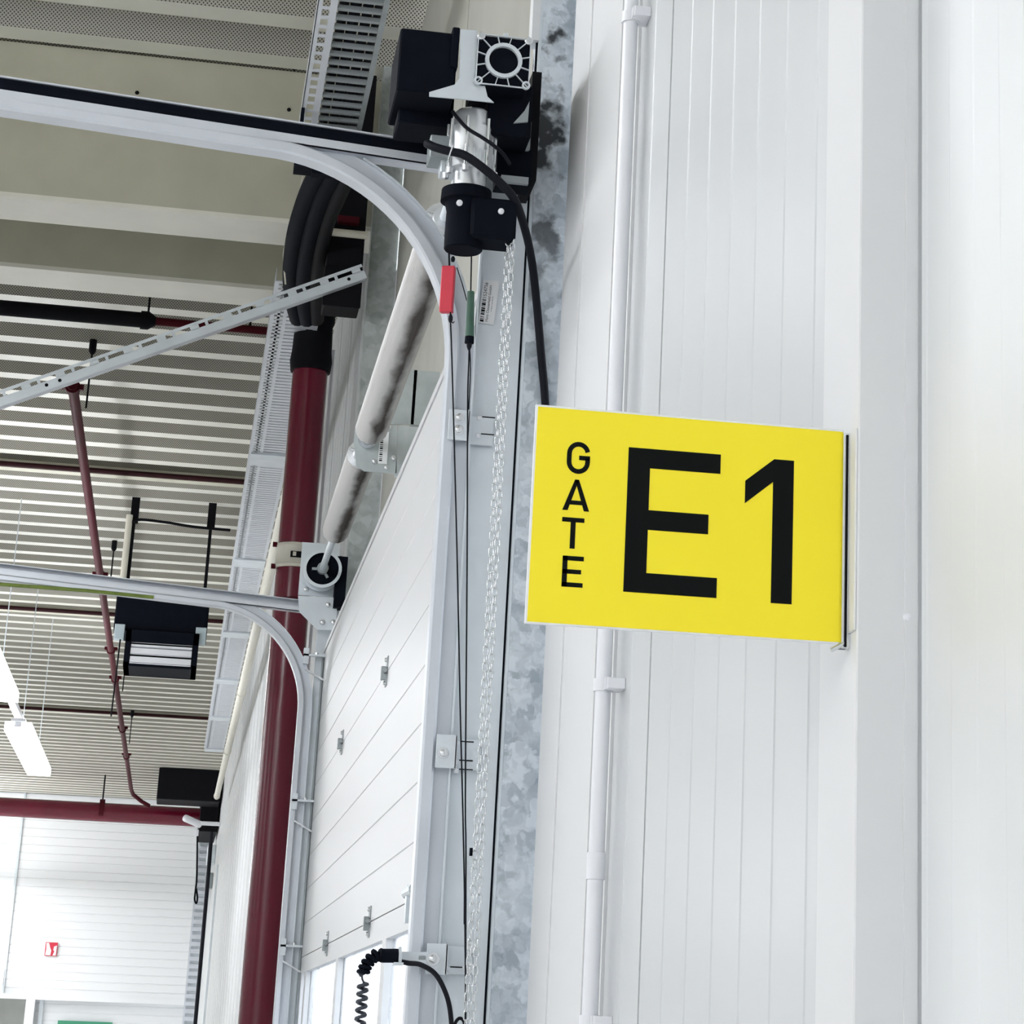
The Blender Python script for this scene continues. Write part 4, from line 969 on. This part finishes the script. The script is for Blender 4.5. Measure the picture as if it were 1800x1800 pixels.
cl2 = thing('cable_ladder', (.44, 42.0, 0), 'pale vertical cable ladder in the far corner', 'cable ladder')
la, lb2 = 0.3336, 0.5583; lh = 4.8281
MB().box(la, la + .03, 42.0, 42.04, 0, lh).build('stile', 'zinc2', cl2); MB().box(lb2 - .02, lb2, 42.0, 42.04, 0, lh).build('stile', 'zinc2', cl2)
r0 = MB().box(la + .03, lb2 - .02, 42.0, 42.03, .2, .27).build('rung', 'zinc2', cl2)
for k in range(1, 37): copy_at(r0, cl2, (0, 0, k * .12))
MB().box(la, lb2, 42.05, 42.06, 0, lh).build('back_plate', 'zinc', cl2)
tag(MB().tube(smoothpath([(0.4812, 38.0000, 4.5322), (0.4896, 38.0000, 3.8684), (0.4909, 38.0000, 3.1949), (0.4921, 38.0000, 2.5289), (0.4925, 38.0000, 1.7884), (0.4955, 38.0000, 1.3001)], 6), .030, 8).build('black_cable', 'cable', smooth=True), 'thick black cable beside the far cable ladder', 'cable')
fl = thing('security_camera', (0.2391, 38.2000, 4.6645), 'white camera fitting on the far wall above the cable ladder', 'camera')
c0 = Vector((0.1780, 38.2000, 4.6701))
MB().cyl(c0 + Vector((-.10, -.10, .05)), c0 + Vector((.12, .06, -.02)), .055, 14).build('housing', 'plastic', fl, smooth=True)
MB().lathe(c0 + Vector((-.10, -.10, .05)), (-.8, -.58, .3), [(0, .058), (.03, .05), (.05, .02)], 14).build('lens_hood', 'plastic', fl, smooth=True)
MB().box(c0.x + .08, .61, 38.2, 38.26, c0.z - .03, c0.z + .03, .01).build('arm', 'plastic', fl)
MB().box(c0.x + .05, c0.x + .11, 38.2, 38.26, c0.z - .20, c0.z - .10, .008).build('connector', 'plastic', fl)
MB().cyl((c0.x + .08, 38.23, c0.z - .10), (c0.x + .08, 38.23, c0.z), .012, 6).build('lead', 'plastic', fl)
sl_ = Vector((0.2714, 38.2200, 4.5042)); tag(MB().tube(smoothpath([sl_, (0.3206, 38.2000, 3.8725), (0.3205, 38.2000, 3.6856), (0.3174, 38.2000, 3.5331), (0.3493, 38.2000, 3.4669), (0.3586, 38.2000, 3.5518), (0.3291, 38.2000, 3.6860)], 6), .014, 6).build('pull_strap', 'dark', smooth=True), 'dark hanging strap with a loop beside the far cable ladder', 'strap')
fg = thing('fire_sign', (-1.9824, 43.9700, 2.7650), 'red and white fire equipment sign on the far wall', 'sign')
f0, f1 = (-2.0970, 43.9700, 2.7604), (-1.8912, 43.9700, 2.9874); fw, fh = f1[0] - f0[0], f1[2] - f0[2]
MB().box(f0[0], f1[0], 43.965, 43.985, f0[2], f1[2]).build('plate', 'signred', fg)
b = MB()
b.prism([(f0[0] + fw * a, f0[2] + fh * c) for a, c in ((.05, .05), (.48, .05), (.52, .4), (.40, .62), (.28, .95), (.06, .95), (.10, .5))], 43.96, 43.965)
b.prism([(f0[0] + fw * a, f0[2] + fh * c) for a, c in ((.66, .05), (.92, .05), (.95, .78), (.72, .70), (.68, .45), (.78, .35))], 43.96, 43.965)
b.build('white_symbol', 'plastic', fg)
eg = thing('exit_sign', (-2.7620, 43.6000, 2.2561), 'green glowing exit light at the left edge of the far wall', 'sign')
e0_, e1_ = (-2.9680, 43.6000, 2.2484), (-2.7041, 43.6000, 2.4916)
MB().box(e0_[0], e1_[0], 43.6, 43.7, e0_[2], e1_[2], .01).build('housing', 'plastic', eg)
MB().box(e0_[0] + .02, e1_[0] - .03, 43.59, 43.6, e0_[2] + .03, e1_[2] - .02).build('lit_face', 'exit', eg)
gg = thing('green_notice', (-1.3593, 44.1000, 1.6571), 'green notice on the far roller door at the lower edge', 'sign')
g0_, g1_ = (-1.7579, 44.1000, 1.2694), (-0.8349, 44.1000, 1.7035)
MB().box(g0_[0], g1_[0], 44.1, 44.12, g0_[2], g1_[2]).build('plate', 'signgreen', gg)
wbx = thing('wall_box', (.55, 36, 3.6), 'grey junction box cluster on the far side wall', 'box')
q = (0.5600, 34.1949, 4.1216); MB().box(.47, .61, 40.3, 40.7, 4.20, 4.50, .01).build('body', 'zinc', wbx)
MB().box(.48, .61, 40.9, 41.2, 3.85, 4.10, .01).build('lower_body', 'zincd', wbx)
tag(MB().box(0.5795, .61, 36.5, 36.8, 0, 3.9480).build('steel_column', 'zinc'), 'pale steel column in the far corner beside the black cable', 'column')
